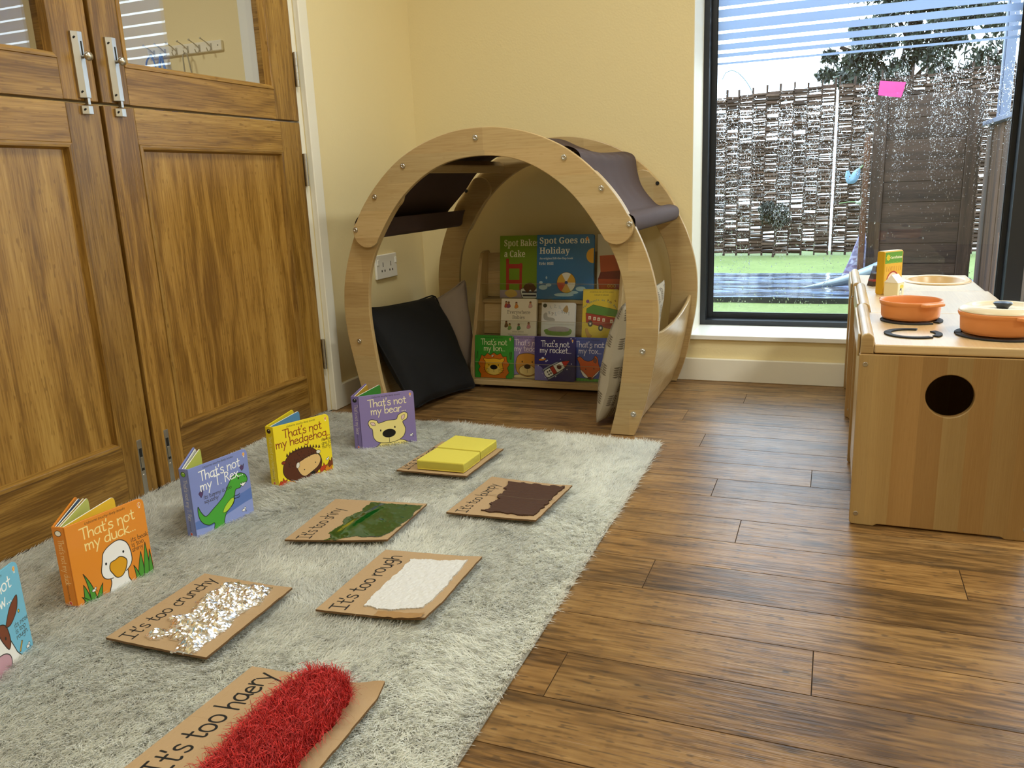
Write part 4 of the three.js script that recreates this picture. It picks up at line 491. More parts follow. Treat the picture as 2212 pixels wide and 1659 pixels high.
// ---------- play kitchen: cooker, counter and sink unit in a row ----------
const KX0 = 1.705, KX1 = 2.052, KTOP = 0.404;
function unitBox(name, label, z0, z1, x0, hole) {
  const t = thing(name, label, 'play kitchen', [0, 0, 0]), x1 = KX1;
  const panel = (za, h) => { const pts = [[x0, 0.006], [x0 + 0.004, 0.001], [x0 + 0.048, 0], [x0 + 0.056, 0.005], [x1 - 0.056, 0.005], [x1 - 0.048, 0], [x1 - 0.004, 0.001], [x1, 0.006], [x1, 0.381], [x1 - 0.002, 0.383], [x0 + 0.002, 0.383], [x0, 0.381]];
    const circ = []; if (h) for (let i = 0; i < 48; i++) circ.push([1.8795 + 0.0448 * Math.cos(-i * Math.PI / 24), 0.3005 + 0.0448 * Math.sin(-i * Math.PI / 24)]);
    return boxUV(ext(pts, 0.018, 0.0022, 3, h ? [circ] : []).translate(0, 0, za), 'y', z0 * 1.3, z1 * 0.7); };
  mesh('side_panel', panel(z1 - 0.018, hole), beech, t); mesh('side_panel', panel(z0 + 0.0005, false), beech, t);
  mesh('back_panel', bx(x0 + 0.006, x0 + 0.014, 0.03, 0.37, z0 + 0.019, z1 - 0.0185, 0.001, 'y', z0), maple[1], t);
  mesh('floor_panel', bx(x0 + 0.0145, x1 - 0.02, 0.03, 0.042, z0 + 0.019, z1 - 0.0185, 0.001, 'z'), maple[1], t);
  const door = mesh('door', bx(x1 - 0.018, x1 - 0.003, 0.045, 0.375, z0 + 0.021, z1 - 0.0205, 0.003, 'y', 0.2, z0), beech, t);
  mesh('handle', new THREE.SphereGeometry(0.012, 16, 12).translate(x1 + 0.006, 0.33, z0 + 0.06), steel, door);
  for (const z of [z1 - 0.0002]) for (const [x, y] of [[x0 + 0.0125, 0.361], [x0 + 0.0125, 0.026], [x1 - 0.0125, 0.361], [x1 - 0.0125, 0.026]]) mesh('screw', lathe([[0, 0.0008], [0.0032, 0.0006], [0.0048, 0.0014], [0.0052, 0]], 18).rotateX(Math.PI / 2).translate(x, y, z), satin, t);
  // rounded upstand along the back
  const rp = []; for (let i = 0; i <= 14; i++) { const a = Math.PI * (1 - i / 14); rp.push([x0 + 0.0145 + 0.0125 * Math.cos(a), 0.4145 + 0.0125 * Math.sin(a)]); } rp.unshift([x0 + 0.002, 0.3835]); rp.push([x0 + 0.027, 0.3835]);
  mesh('upstand', boxUV(ext(rp.reverse(), z1 - z0 - 0.004, 0.003, 3).translate(0, 0, z0 + 0.002), 'z', z1), maple[0], t);
  const lip = bx(x0 - 0.004, x0 + 0.0015, 0.372, 0.421, z0 + 0.03, z1 - 0.03, 0.0027, 'z'); mesh('back_strip', lip, maple[1], t);
  return t;
}
const cooker = unitBox('play_cooker', 'wooden play cooker with a round hole in its side and black hob rings', 0.838, 1.268, KX0, true);
const counter = unitBox('play_counter', 'wooden play worktop unit in the middle between cooker and sink', 0.414, 0.836, KX0 + 0.006, false);
const sinkUnit = unitBox('play_sink', 'wooden play sink unit with a cream basin nearest the window', 0.024, 0.412, KX0 - 0.004, false);
const topOf = (t, z0, z1, x1, x0) => mesh('worktop', bx(x0, x1, 0.3845, KTOP, z0, z1, 0.004, 'z', z0 * 2.1, 0.13), worktopM, t);
topOf(cooker, 0.8395, 1.2665, 2.064, 1.7325); topOf(counter, 0.4155, 0.8375, 2.066, 1.739);
{ // worktop with an oval cut-out and the basin let into it
  const o = [[1.729, 0.014], [2.058, 0.014], [2.058, 0.4135], [1.729, 0.4135]], cx = 1.955, cz = 0.17, h = []; for (let i = 0; i < 48; i++) h.push([cx + 0.082 * Math.cos(i * Math.PI / 24), -(cz + 0.112 * Math.sin(i * Math.PI / 24))]);
  mesh('worktop', boxUV(ext(o.map(([x, z]) => [x, -z]).reverse(), 0.0195, 0.003, 2, [h]).rotateX(-Math.PI / 2).translate(0, 0.3845, 0), 'z', 0.3), worktopM, sinkUnit);
  const b = lathe([[0.0, -0.042], [0.045, -0.041], [0.062, -0.034], [0.074, -0.012], [0.0795, 0.0], [0.0815, 0.0045], [0.090, 0.0062], [0.0965, 0.004], [0.098, 0.0008]], 64).scale(1, 1, 1.28).translate(cx, KTOP, cz);
  const m = std({ color: '#cba872', roughness: 0.35, side: THREE.DoubleSide }); mesh('basin', b, m, sinkUnit);
}
{ // hob rings: each of three curved black pads
  const arc = (cx, cz, r0, r1, a0, a1) => { const p = []; for (let i = 0; i <= 16; i++) { const a = lerp(a0, a1, i / 16); p.push([cx + r1 * Math.cos(a), cz + r1 * Math.sin(a)]); } for (let i = 16; i >= 0; i--) { const a = lerp(a0, a1, i / 16); p.push([cx + r0 * Math.cos(a), cz + r0 * Math.sin(a)]); } return ext(p.map(([x, z]) => [x, -z]).reverse(), 0.0035, 0.001, 2).rotateX(-Math.PI / 2).translate(0, KTOP + 0.0001, 0); };
  for (const [cx, cz, r] of [[1.814, 1.137, 0.058], [1.824, 0.955, 0.068], [1.984, 1.118, 0.088]]) { const g = new THREE.Group(); g.name = 'hob_ring'; cooker.add(g); for (const [a, b] of [[-0.62, 0.62], [0.9, 3.08], [3.2, 4.95]]) mesh('ring_piece', arc(cx, cz, r - 0.014, r, a, b), rubber, g); }
}
// ---------- toys on the kitchen ----------
const terra = std({ color: '#dc8b4c', roughness: 0.4 });
function pot(label, x, z, r, h, turn, lid) {
  const t = thing('toy_pot', label, 'toy pot', [x, KTOP + 0.0042, z], turn, null);
  mesh('pot_body', lathe([[0, 0], [r * 0.82, 0], [r * 0.89, 0.0015], [r * 0.93, 0.007], [r * 0.955, h * 0.72], [r * 0.985, h * 0.80], [r, h * 0.84], [r * 1.012, h * 0.93], [r * 1.0, h], [r * 0.97, h], [r * 0.955, h * 0.9], [r * 0.92, h * 0.7], [r * 0.89, 0.006], [r * 0.8, 0.003], [0, 0.003]], 72), terra, t);
  for (const s of [1, -1]) mesh('handle', ext([[-0.03, 0], [0.03, 0], [0.026, 0.012], [0.018, 0.015], [-0.018, 0.015], [-0.026, 0.012]], 0.007, 0.0022, 3).rotateX(-Math.PI / 2).rotateY(s > 0 ? Math.PI : 0).translate(0, h * 0.8, s * (r * 0.985)), terra, t);
  mesh('bump', new THREE.SphereGeometry(0.007, 16, 10).scale(1, 0.5, 1).translate(0, 0.0035, 0), terra, t);
  if (lid) { const l = thing('pot_cover', 'cream round pot cover with a dark blue knob resting on the orange pot', 'pot cover', [x, KTOP + 0.0047 + h, z]); mesh('lid_disc', lathe([[0, 0.0035], [r * 0.6, 0.0035], [r * 0.68, 0.009], [r * 0.74, 0.0115], [r * 0.86, 0.0105], [r * 0.97, 0.004], [r * 1.0, 0.0005], [r * 0.99, -0.0003], [0, 0.0005]], 72), std({ color: '#dccba8', roughness: 0.35 }), l); mesh('knob', lathe([[0, 0.0035], [0.011, 0.0035], [0.012, 0.007], [0.0165, 0.0115], [0.0185, 0.0145], [0.0165, 0.017], [0.008, 0.0182], [0, 0.0184]], 36), std({ color: '#2a3440', roughness: 0.3 }), l); }
}
pot('empty orange toy pot without a lid standing on the rear hob ring', 1.822, 0.94, 0.0685, 0.0445, 0.62, false);
pot('larger orange toy pot covered by a cream lid at the right edge', 1.984, 1.108, 0.082, 0.047, 0.5, true);
{ // cereal packet of painted wood
  const front = canvasTex(256, 400, (x) => { x.fillStyle = '#e2b23a'; x.fillRect(0, 0, 256, 400); x.fillStyle = '#5f9a34'; x.fillRect(0, 0, 256, 110); x.fillStyle = '#78aa3c'; for (let i = 0; i < 10; i++) x.fillRect(i * 28, 96 + (i % 2) * 6, 24, 8); for (let i = 0; i < 8; i++) ell(x, 44 + 20 * Math.cos(i * 0.785), 52 + 20 * Math.sin(i * 0.785), 12, 6, '#e8d030', null, 0, i * 0.785); ell(x, 44, 52, 13, 13, '#d8b820'); x.fillStyle = '#f4f0d8'; x.font = 'bold 34px sans-serif'; x.fillText('Cornflakes', 74, 66); x.lineWidth = 5; x.strokeStyle = '#b8641e'; for (let i = 0; i < 9; i++) { const a = 30 + i * 25; x.beginPath(); x.moveTo(a, 190); x.lineTo(a + 12 * Math.sin(i), 140); x.stroke(); } ell(x, 128, 300, 92, 106, '#f0dcc8', '#a82c1c', 14); for (let i = 0; i < 16; i++) ell(x, 84 + (i % 4) * 28, 250 + Math.floor(i / 4) * 26, 9, 5, '#b85030', null, 0, i); });
  const t = thing('cereal_packet', 'toy cereal packet with yellow sides and a green and orange front', 'toy food', [1.781, KTOP, 0.513], 0.80);
  const w = 0.074, h = 0.124, d = 0.026, fm = std({ map: front, roughness: 0.5 }), ym = std({ color: '#d0a018', roughness: 0.5 }), wm = std({ color: '#e8dcc0', roughness: 0.6 });
  mesh('packet_body', ext(roundRect(d, h, 0.006, 4), w, 0.0012, 2).rotateY(Math.PI / 2).translate(0, 0, 0), ym, t);
  const f = gridGeo(1, 1, (u, v) => [0.003 + u * (w - 0.006), 0.004 + v * (h - 0.007), 0.0003], (u, v) => [u, v]); mesh('printed_front', f, fm, t); mesh('top_strip', bx(0.001, w - 0.001, h - 0.0004, h + 0.0006, -d + 0.005, -0.005, 0.0004), wm, t);
  // house-shaped milk carton
  const c = thing('milk_carton', 'small cream toy milk carton with a gabled top and a cow picture', 'toy food', [1.783, KTOP, 0.545], -0.55);
  const mm = std({ color: '#e6d6a8', roughness: 0.5 }), cow = canvasTex(128, 128, (x) => { x.fillStyle = '#ece0bc'; x.fillRect(0, 0, 128, 128); ell(x, 78, 34, 40, 22, '#e0cc3a'); ell(x, 60, 92, 26, 34, '#f2ecd8', '#2a2a2a', 4); ell(x, 66, 62, 14, 14, '#1a1a1a'); ell(x, 52, 100, 4, 5, '#1a1a1a'); ell(x, 70, 100, 4, 5, '#1a1a1a'); });
  mesh('carton_body', ext([[0, 0.001], [0.001, 0], [0.038, 0], [0.039, 0.001], [0.039, 0.040], [0.0195, 0.0615], [0, 0.040]], 0.036, 0.0008, 2).translate(0, 0, -0.036), mm, c);
  mesh('picture', gridGeo(1, 1, (u, v) => [0.0393, 0.003 + 0.035 * v, -0.002 - u * 0.032]), std({ map: cow, roughness: 0.5, side: THREE.DoubleSide }), c);
  mesh('roof_flap', ext([[0.0388, 0.0402], [0.0400, 0.0404], [0.0200, 0.0628], [-0.0010, 0.0404], [0.0002, 0.0402], [0.0195, 0.0616]], 0.0375, 0.0003, 1).translate(0, 0, -0.0367), std({ color: '#f1ece0', roughness: 0.5 }), c);
  for (const [x, z, col, lab] of [[1.768, 0.305, '#8a1f1c', 'dark brown tapered toy bottle with a red band'], [1.783, 0.085, '#24306a', 'dark brown tapered toy bottle with a blue band']]) {
    const b = thing('toy_bottle', lab + ' standing behind the cereal packet', 'toy food', [x, KTOP, z], 0.5); const sq = (pr) => { const s = []; for (const [r, y] of pr) s.push([r, y]); return new THREE.LatheGeometry(s.map(([r, y]) => new THREE.Vector2(r, y)), 4, Math.PI / 4).toNonIndexed(); };
    const flat = (g) => { g.computeVertexNormals(); return g; }, dk = std({ color: '#2c1610', roughness: 0.3 });
    mesh('bottle_body', flat(sq([[0, 0], [0.0225, 0], [0.0215, 0.004], [0.0142, 0.0372], [0.0125, 0.04], [0, 0.04]])), dk, b); mesh('band', flat(sq([[0.0194, 0.015], [0.0197, 0.0152], [0.0183, 0.0218], [0.0179, 0.022]])), std({ color: col, roughness: 0.3 }), b);
  }
}

// ---------- shaggy rug ----------
const rug = thing('rug', 'mottled grey and cream shaggy rug lying on the floor', 'rug');
const RC = [[0.012, 0.77], [1.205, 0.838], [1.21, 2.56], [0.012, 2.56]];   // corners x, z
const CARDS = [];
{ const pts = RC.map(([x, z]) => [x, -z]).reverse(); mesh('backing', ext(pts, 0.004, 0.001, 1).rotateX(-Math.PI / 2).translate(0, 0.0005, 0), std({ color: '#8d8a82', roughness: 1 }), rug); }
const cardDefs = {   // corners: near left, far left, far right, near right
  sponge: [[0.578, 1.283], [0.588, 1.025], [0.795, 1.052], [0.784, 1.279]], bumpy: [[0.836, 1.509], [0.848, 1.263], [1.071, 1.279], [1.054, 1.497]], shiny: [[0.559, 1.746], [0.534, 1.509], [0.768, 1.475], [0.783, 1.688]],
  rough: [[0.803, 1.982], [0.800, 1.726], [1.011, 1.703], [1.014, 1.958]], crunchy: [[0.505, 2.174], [0.501, 1.927], [0.716, 1.931], [0.722, 2.171]], hairy: [[0.80, 2.424], [0.81, 2.166], [1.046, 2.150], [1.052, 2.395]] };
const inQuad = (x, z, q, m) => { let inside = true; for (let i = 0; i < 4; i++) { const a = q[i], b = q[(i + 1) % 4]; if ((b[0] - a[0]) * (z - a[1]) - (b[1] - a[1]) * (x - a[0]) < -m) inside = false; } return inside; };
{ // pile: tufts of bent tapering fibres, combed in changing directions
  function tuft(seed, n) { const r = rng(seed), pos = [], idx = []; for (let i = 0; i < n; i++) { const a = r() * 6.28, d = Math.sqrt(r()) * 0.0052, bx0 = d * Math.cos(a), bz0 = d * Math.sin(a), h = 0.0105 + r() * 0.003, lean = 0.011 + r() * 0.012, w = 0.0006 + r() * 0.0004, dir = (r() - 0.5) * 1.9, fx = Math.cos(dir), fz = Math.sin(dir), face = r() * 3.14, wx = Math.cos(face) * w, wz = Math.sin(face) * w, k0 = pos.length / 3; for (const [t, k] of [[0, 1], [0.5, 0.95], [0.85, 0.6]]) { const l = lean * t * t, y = h * t * (1 - 0.22 * t); pos.push(bx0 + fx * l - wx * k, y, bz0 + fz * l - wz * k, bx0 + fx * l + wx * k, y, bz0 + fz * l + wz * k); } pos.push(bx0 + fx * lean, h * 0.8, bz0 + fz * lean); idx.push(k0, k0 + 1, k0 + 3, k0, k0 + 3, k0 + 2, k0 + 2, k0 + 3, k0 + 5, k0 + 2, k0 + 5, k0 + 4, k0 + 4, k0 + 5, k0 + 6); } const g = new THREE.BufferGeometry(); g.setAttribute('position', new THREE.Float32BufferAttribute(pos, 3)); g.setIndex(idx); g.computeVertexNormals(); return g; }
  const r = rng(2024), m = new THREE.Matrix4(), q = new THREE.Quaternion(), e = new THREE.Euler(), col = new THREE.Color(), mat = phys({ color: '#ffffff', roughness: 0.95, transmission: 0.55, thickness: 0, side: THREE.DoubleSide }), step = 0.0058, variants = [[], [], []];
  for (let z = 0.76; z < 2.56; z += step) for (let x = 0.010; x < 1.208; x += step) {
    const px = x + (r() - 0.5) * step * 1.1, pz = z + (r() - 0.5) * step * 1.1, edge = (px - 0.03) / 1.175 * 0.068; if (pz < 0.774 + edge || px > 1.205) { r(); continue; }
    let sc = 0.85 + r() * 0.35; for (const k in cardDefs) if (inQuad(px, pz, cardDefs[k], 0.0008)) { sc = 0.62; break; }
    variants[Math.floor(r() * 3)].push([px, pz, sc, r(), r(), r()]);
  }
  const cLight = new THREE.Color('#fffff8'), cGrey = new THREE.Color('#ebebe4'), cDark = new THREE.Color('#b9b8b0');
  variants.forEach((list, k) => { const im = new THREE.InstancedMesh(tuft(31 + k, 8), mat, list.length); list.forEach(([x, z, sc, a, b, c], i) => {
    const comb = noise2(x * 2.6 + 3, z * 2.6, 5) * 9 + noise2(x * 11, z * 11, 6) * 2.2, side = smooth(0.45, 1.0, x + 0.25 * (noise2(x * 5, z * 5, 40) - 0.5));
    let t = noise2(x * 6.5, z * 6.5, 12) * 0.7 + noise2(x * 26, z * 26, 13) * 0.3; t = smooth(0.36, 0.68, t + (side - 0.55) * 0.22); 
    col.copy(cGrey).lerp(cLight, clamp(t * 0.8 + (a - 0.5) * 0.35)); if (b < 0.1) col.lerp(cDark, 0.7); if (c > 0.93) col.lerp(cLight, 0.7);
    e.set((b - 0.5) * 0.5, comb + (a - 0.5) * 1.6, (c - 0.5) * 0.5); q.setFromEuler(e); m.compose(V(x, 0.0042, z), q, V(1, sc, 1)); im.setMatrixAt(i, m); im.setColorAt(i, col); });
    im.name = 'pile'; im.castShadow = im.receiveShadow = true; tag(im, null, null, null, 'stuff'); rug.add(im); });
}

// ---------- texture cards lying on the rug ----------
const cardEdge = std({ color: '#6b4f30', roughness: 0.95, side: THREE.DoubleSide });
const bil = (c, a, b) => { const L = [lerp(c[0][0], c[1][0], a), lerp(c[0][1], c[1][1], a)], R = [lerp(c[3][0], c[2][0], a), lerp(c[3][1], c[2][1], a)]; return [lerp(L[0], R[0], b), lerp(L[1], R[1], b)]; };
const cardTex = (text, gap, size, ty, seed) => canvasTex(640, 520, (x) => { x.fillStyle = '#b49670'; x.fillRect(0, 0, 640, 520); const r = rng(seed); for (let i = 0; i < 2600; i++) { x.globalAlpha = 0.10; x.fillStyle = r() < 0.5 ? '#8a6438' : '#d8b482'; x.fillRect(r() * 640, r() * 520, 2 + r() * 14, 1 + r() * 1.5); } x.globalAlpha = 0.25; x.strokeStyle = '#8a663c'; x.lineWidth = 2; x.beginPath(); x.moveTo(300 + r() * 80, 0); x.lineTo(300 + r() * 80, 520); x.stroke(); x.globalAlpha = 1; pen(x, text, gap, ty, size, '#0f0d0a', 0.8, false, -0.02, 0.5); });
function card(key, label, text, gap, size, ty, seed, bend) {
  const c = cardDefs[key], t = thing('texture_card', label, 'card', [0, 0, 0], 0, 'cardboard texture cards on the rug'), Y = 0.0205, TH = 0.0042, r = rng(seed), n1 = 40, n2 = 32, jag = Array.from({ length: 64 }, () => r() - 0.5);
  const bendF = bend ?? (() => 0), y = (a, b) => Y + bendF(a, b) + 0.0006 * (noise2(a * 5 + seed, b * 5, seed) - 0.5);
  const at = (a, b) => { const e = 0.004; const aa = a + (a < 0.02 ? jag[Math.floor(b * 12)] * e : a > 0.98 ? jag[20 + Math.floor(b * 12)] * e : 0), bb = b + (b > 0.98 ? jag[40 + Math.floor(a * 12)] * e * 1.5 : 0); return bil(c, aa, bb); };
  const top = gridGeo(n1, n2, (a, b) => { const p = at(a, b); return [p[0], y(a, b) + TH, p[1]]; }, (a, b) => [a, 1 - b]);
  mesh('card_sheet', top, std({ map: cardTex(text, gap, size, ty, seed), roughness: 0.85, side: THREE.DoubleSide }), t);
  const rim = []; const path = []; for (let i = 0; i <= n1; i++) path.push([i / n1, 0]); for (let i = 1; i <= n2; i++) path.push([1, i / n2]); for (let i = n1 - 1; i >= 0; i--) path.push([i / n1, 1]); for (let i = n2 - 1; i >= 0; i--) path.push([0, i / n2]);
  const N = path.length - 1; rim.push(gridGeo(N, 1, (u, v) => { const [a, b] = path[Math.round(u * N)], p = at(a, b); return [p[0], y(a, b) + TH * v, p[1]]; }), gridGeo(n1, n2, (a, b) => { const p = at(a, b); return [p[0], y(a, b), p[1]]; }));
  mesh('corrugated_core', rim, cardEdge, t);
  return { t, P: (a, b, h) => { const p = bil(c, a, b); return [p[0], y(clamp(a), clamp(b)) + TH + h, p[1]]; } };
}
function inside(p, a, b) { let k = false; for (let i = 0, j = p.length - 1; i < p.length; j = i++) if (p[i][1] > b !== p[j][1] > b && a < ((p[j][0] - p[i][0]) * (b - p[i][1])) / (p[j][1] - p[i][1]) + p[i][0]) k = !k; return k; }
// sheet on a card: the cells of a fine grid whose centres lie inside the outline, raised by h
function patch(C, name, outline, h, mat, n = 110, uvk = 1, flat = false) {
  const pos = [], uv = [], idx = [], id = {}, V_ = (i, j, lift) => { const k = i + ',' + j + ',' + lift; if (id[k] === undefined) { const a = i / n, b = j / n; id[k] = pos.length / 3; pos.push(...C.P(a, b, lift ? h(a, b) : 0.00015)); uv.push(a * uvk, b * uvk); } return id[k]; }, is = (i, j) => inside(outline, (i + 0.5) / n, (j + 0.5) / n);
  for (let i = -2; i < n + 2; i++) for (let j = -2; j < n + 4; j++) if (is(i, j)) { const a = V_(i, j, 1), b = V_(i + 1, j, 1), c = V_(i + 1, j + 1, 1), d = V_(i, j + 1, 1); idx.push(a, c, b, a, d, c); for (const [di, dj, p, q] of [[-1, 0, [i, j], [i, j + 1]], [1, 0, [i + 1, j + 1], [i + 1, j]], [0, -1, [i + 1, j], [i, j]], [0, 1, [i, j + 1], [i + 1, j + 1]]]) if (!is(i + di, j + dj)) { const A = V_(...p, 1), B = V_(...q, 1), A0 = V_(...p, 0), B0 = V_(...q, 0); idx.push(A, B, B0, A, B0, A0); } }
  let g = new THREE.BufferGeometry(); g.setAttribute('position', new THREE.Float32BufferAttribute(pos, 3)); g.setAttribute('uv', new THREE.Float32BufferAttribute(uv, 2)); g.setIndex(idx); if (flat) g = g.toNonIndexed(); g.computeVertexNormals(); return mesh(name, g, mat, C.t);
}
const edgeDist = (p, a, b) => { let m = 9; for (let i = 0; i < p.length; i++) { const [x0, y0] = p[i], [x1, y1] = p[(i + 1) % p.length], dx = x1 - x0, dy = y1 - y0, t = clamp(((a - x0) * dx + (b - y0) * dy) / (dx * dx + dy * dy + 1e-9)); m = Math.min(m, Math.hypot(a - x0 - t * dx, b - y0 - t * dy)); } return m; };
const curl = (a0, amp) => (a, b) => amp * Math.pow(clamp((b - 0.55) / 0.45), 2) * smooth(a0, 1, a);
const wob = (p, seed, k) => { const r = rng(seed), o = []; for (let i = 0; i < p.length; i++) { const q = p[(i + 1) % p.length], n = Math.max(2, Math.round(Math.hypot(q[0] - p[i][0], q[1] - p[i][1]) * 22)); for (let j = 0; j < n; j++) o.push([lerp(p[i][0], q[0], j / n) + (r() - 0.5) * k, lerp(p[i][1], q[1], j / n) + (r() - 0.5) * k]); } return o; };
{ const C = card('sponge', 'cardboard card carrying two bright yellow sponge blocks', "It's too soft", 24, 9.5, 72, 1, curl(-1, 0.003));
  const sm = std({ color: '#fff064', roughness: 0.95, bumpMap: again(wallBump, 6, 6), bumpScale: 0.0012 });
  for (const [a0, a1, b0, b1, rot] of [[0.06, 0.485, 0.26, 0.93, 0.02], [0.52, 0.965, 0.25, 0.92, 0.0]]) { const p = [C.P(a0, b0, 0), C.P(a1, b0, 0), C.P(a1, b1, 0), C.P(a0, b1, 0)]; const g = new RoundedBoxGeometry(1, 0.027, 1, 5, 0.012), q = g.attributes.position; for (let i = 0; i < q.count; i++) { const u = clamp(q.getZ(i) + 0.5), v = clamp(q.getX(i) + 0.5), y = q.getY(i), a = lerp(a1, a0, u), b = lerp(b0, b1, v), w = C.P(a, b, 0), ruff = y < -0.008 ? 0.003 * noise2(a * 60, b * 60, 3) : 0.0006 * noise2(a * 30, b * 30, 9); q.setXYZ(i, w[0], w[1] + 0.0142 + y + ruff, w[2]); } g.computeVertexNormals(); mesh('sponge_block', g, sm, C.t); }
}
{ const C = card('bumpy', 'cardboard card with a dark brown corrugated patch and writing', "It's too bumpy", 26, 8.0, 108, 2, curl(-0.6, 0.005));
  const m = std({ color: '#4a2f20', roughness: 0.7, side: THREE.DoubleSide });
  patch(C, 'corrugated_patch', wob([[0.1, 0.33], [0.17, 0.42], [0.28, 0.36], [0.42, 0.4], [0.5, 0.34], [0.66, 0.36], [0.72, 0.3], [0.9, 0.27], [0.93, 0.94], [0.08, 0.95]], 5, 0.035), (a, b) => 0.002 + 0.0017 * Math.pow(Math.abs(Math.sin(a * 3.1416 * 34)), 0.7) + 0.0004 * noise2(a * 40, b * 14, 3), m, 220);
  const tape = phys({ color: '#c9b69a', transmission: 0.6, thickness: 0, roughness: 0.25 }); mesh('tape', gridGeo(2, 24, (u, v) => C.P(0.50 + 0.012 * u, 0.2 + 0.8 * v, 0.0031)), tape, C.t);
}
{ const C = card('shiny', 'cardboard card with a glossy dark green cellophane patch and writing', "It's too shiny", 22, 8.4, 118, 3, (a, b) => 0.004 * Math.pow(b, 3) * (1 - a));
  const m = phys({ color: '#0b4a16', roughness: 0.12, clearcoat: 1, clearcoatRoughness: 0.08, side: THREE.DoubleSide });
  patch(C, 'cellophane_patch', wob([[0.0, 0.4], [0.05, 0.44], [0.16, 0.36], [0.4, 0.38], [0.55, 0.34], [0.72, 0.42], [0.95, 0.42], [0.93, 0.97], [0.6, 0.99], [0.3, 0.98], [0.07, 0.9], [0.08, 0.62], [0.0, 0.5]], 7, 0.03), (a, b) => 0.0006 + 0.0022 * Math.pow(noise2(a * 7 + b * 5, b * 7, 22), 3) + 0.0035 * Math.exp(-Math.pow((b - 0.45 - 0.12 * a) * 26, 2)) * smooth(0.1, 0.3, a) * smooth(0.95, 0.6, a), m, 110);
}
{ const C = card('rough', 'cardboard card with a fluffy white wadding patch and writing', "It's too rough", 24, 9.6, 130, 4, (a, b) => 0.006 * Math.pow(clamp((b - 0.6) / 0.4), 2) * smooth(0.3, 0.0, a) + curl(-0.5, 0.003)(a, b));
  const m = std({ color: '#dcdad6', roughness: 1, bumpMap: again(clothBump, 4, 4), bumpScale: 0.0008, side: THREE.DoubleSide });
  patch(C, 'wadding_patch', wob([[0.1, 0.38], [0.3, 0.36], [0.55, 0.37], [0.86, 0.36], [0.88, 0.6], [0.91, 0.9], [0.5, 0.92], [0.14, 0.9], [0.08, 0.6]], 11, 0.022), (a, b) => 0.0006 + 0.0022 * noise2(a * 30, b * 30, 2) + 0.0016 * noise2(a * 90, b * 90, 3), m, 150);
  mesh('torn_edge', gridGeo(16, 4, (u, v) => { const p = C.P(-0.02 + 0.07 * v, 0.55 + 0.42 * u, 0.001); return [p[0], p[1] + 0.004 * noise2(u * 14, v * 6, 8), p[2]]; }), std({ color: '#a57f50', roughness: 0.9, side: THREE.DoubleSide }), C.t);
}
{ const C = card('crunchy', 'cardboard card with a crumpled silver foil patch and writing', "It's too crunchy", 26, 8.6, 118, 5, curl(-0.8, 0.004));
  const m = std({ color: '#f6f6f8', metalness: 1, roughness: 0.2, side: THREE.DoubleSide });
  const ridge = (a, b, k, s) => 1 - Math.abs(2 * noise2(a * k, b * k, s) - 1) * 2.0;
  const ol = wob([[0.06, 0.47], [0.1, 0.3], [0.19, 0.33], [0.2, 0.42], [0.3, 0.36], [0.36, 0.28], [0.42, 0.4], [0.56, 0.38], [0.6, 0.3], [0.8, 0.34], [0.93, 0.36], [0.95, 0.6], [0.93, 0.86], [0.7, 0.9], [0.5, 0.84], [0.3, 0.9], [0.03, 0.88], [-0.01, 0.7], [0.12, 0.62], [0.14, 0.5]], 17, 0.05);
  patch(C, 'foil_patch', ol, (a, b) => { const e = smooth(0, 0.07, edgeDist(ol, a, b)); return 0.0008 + e * (0.007 * clamp(ridge(a + 0.03 * noise2(a * 12, b * 12, 8), b, 8, 5)) + 0.004 * noise2(a * 11, b * 11, 3)) + (0.35 + 0.65 * e) * (0.0062 * clamp(ridge(a, b, 17, 6)) + 0.0028 * clamp(ridge(a, b, 31, 7))); }, m, 84, 1, true);
}
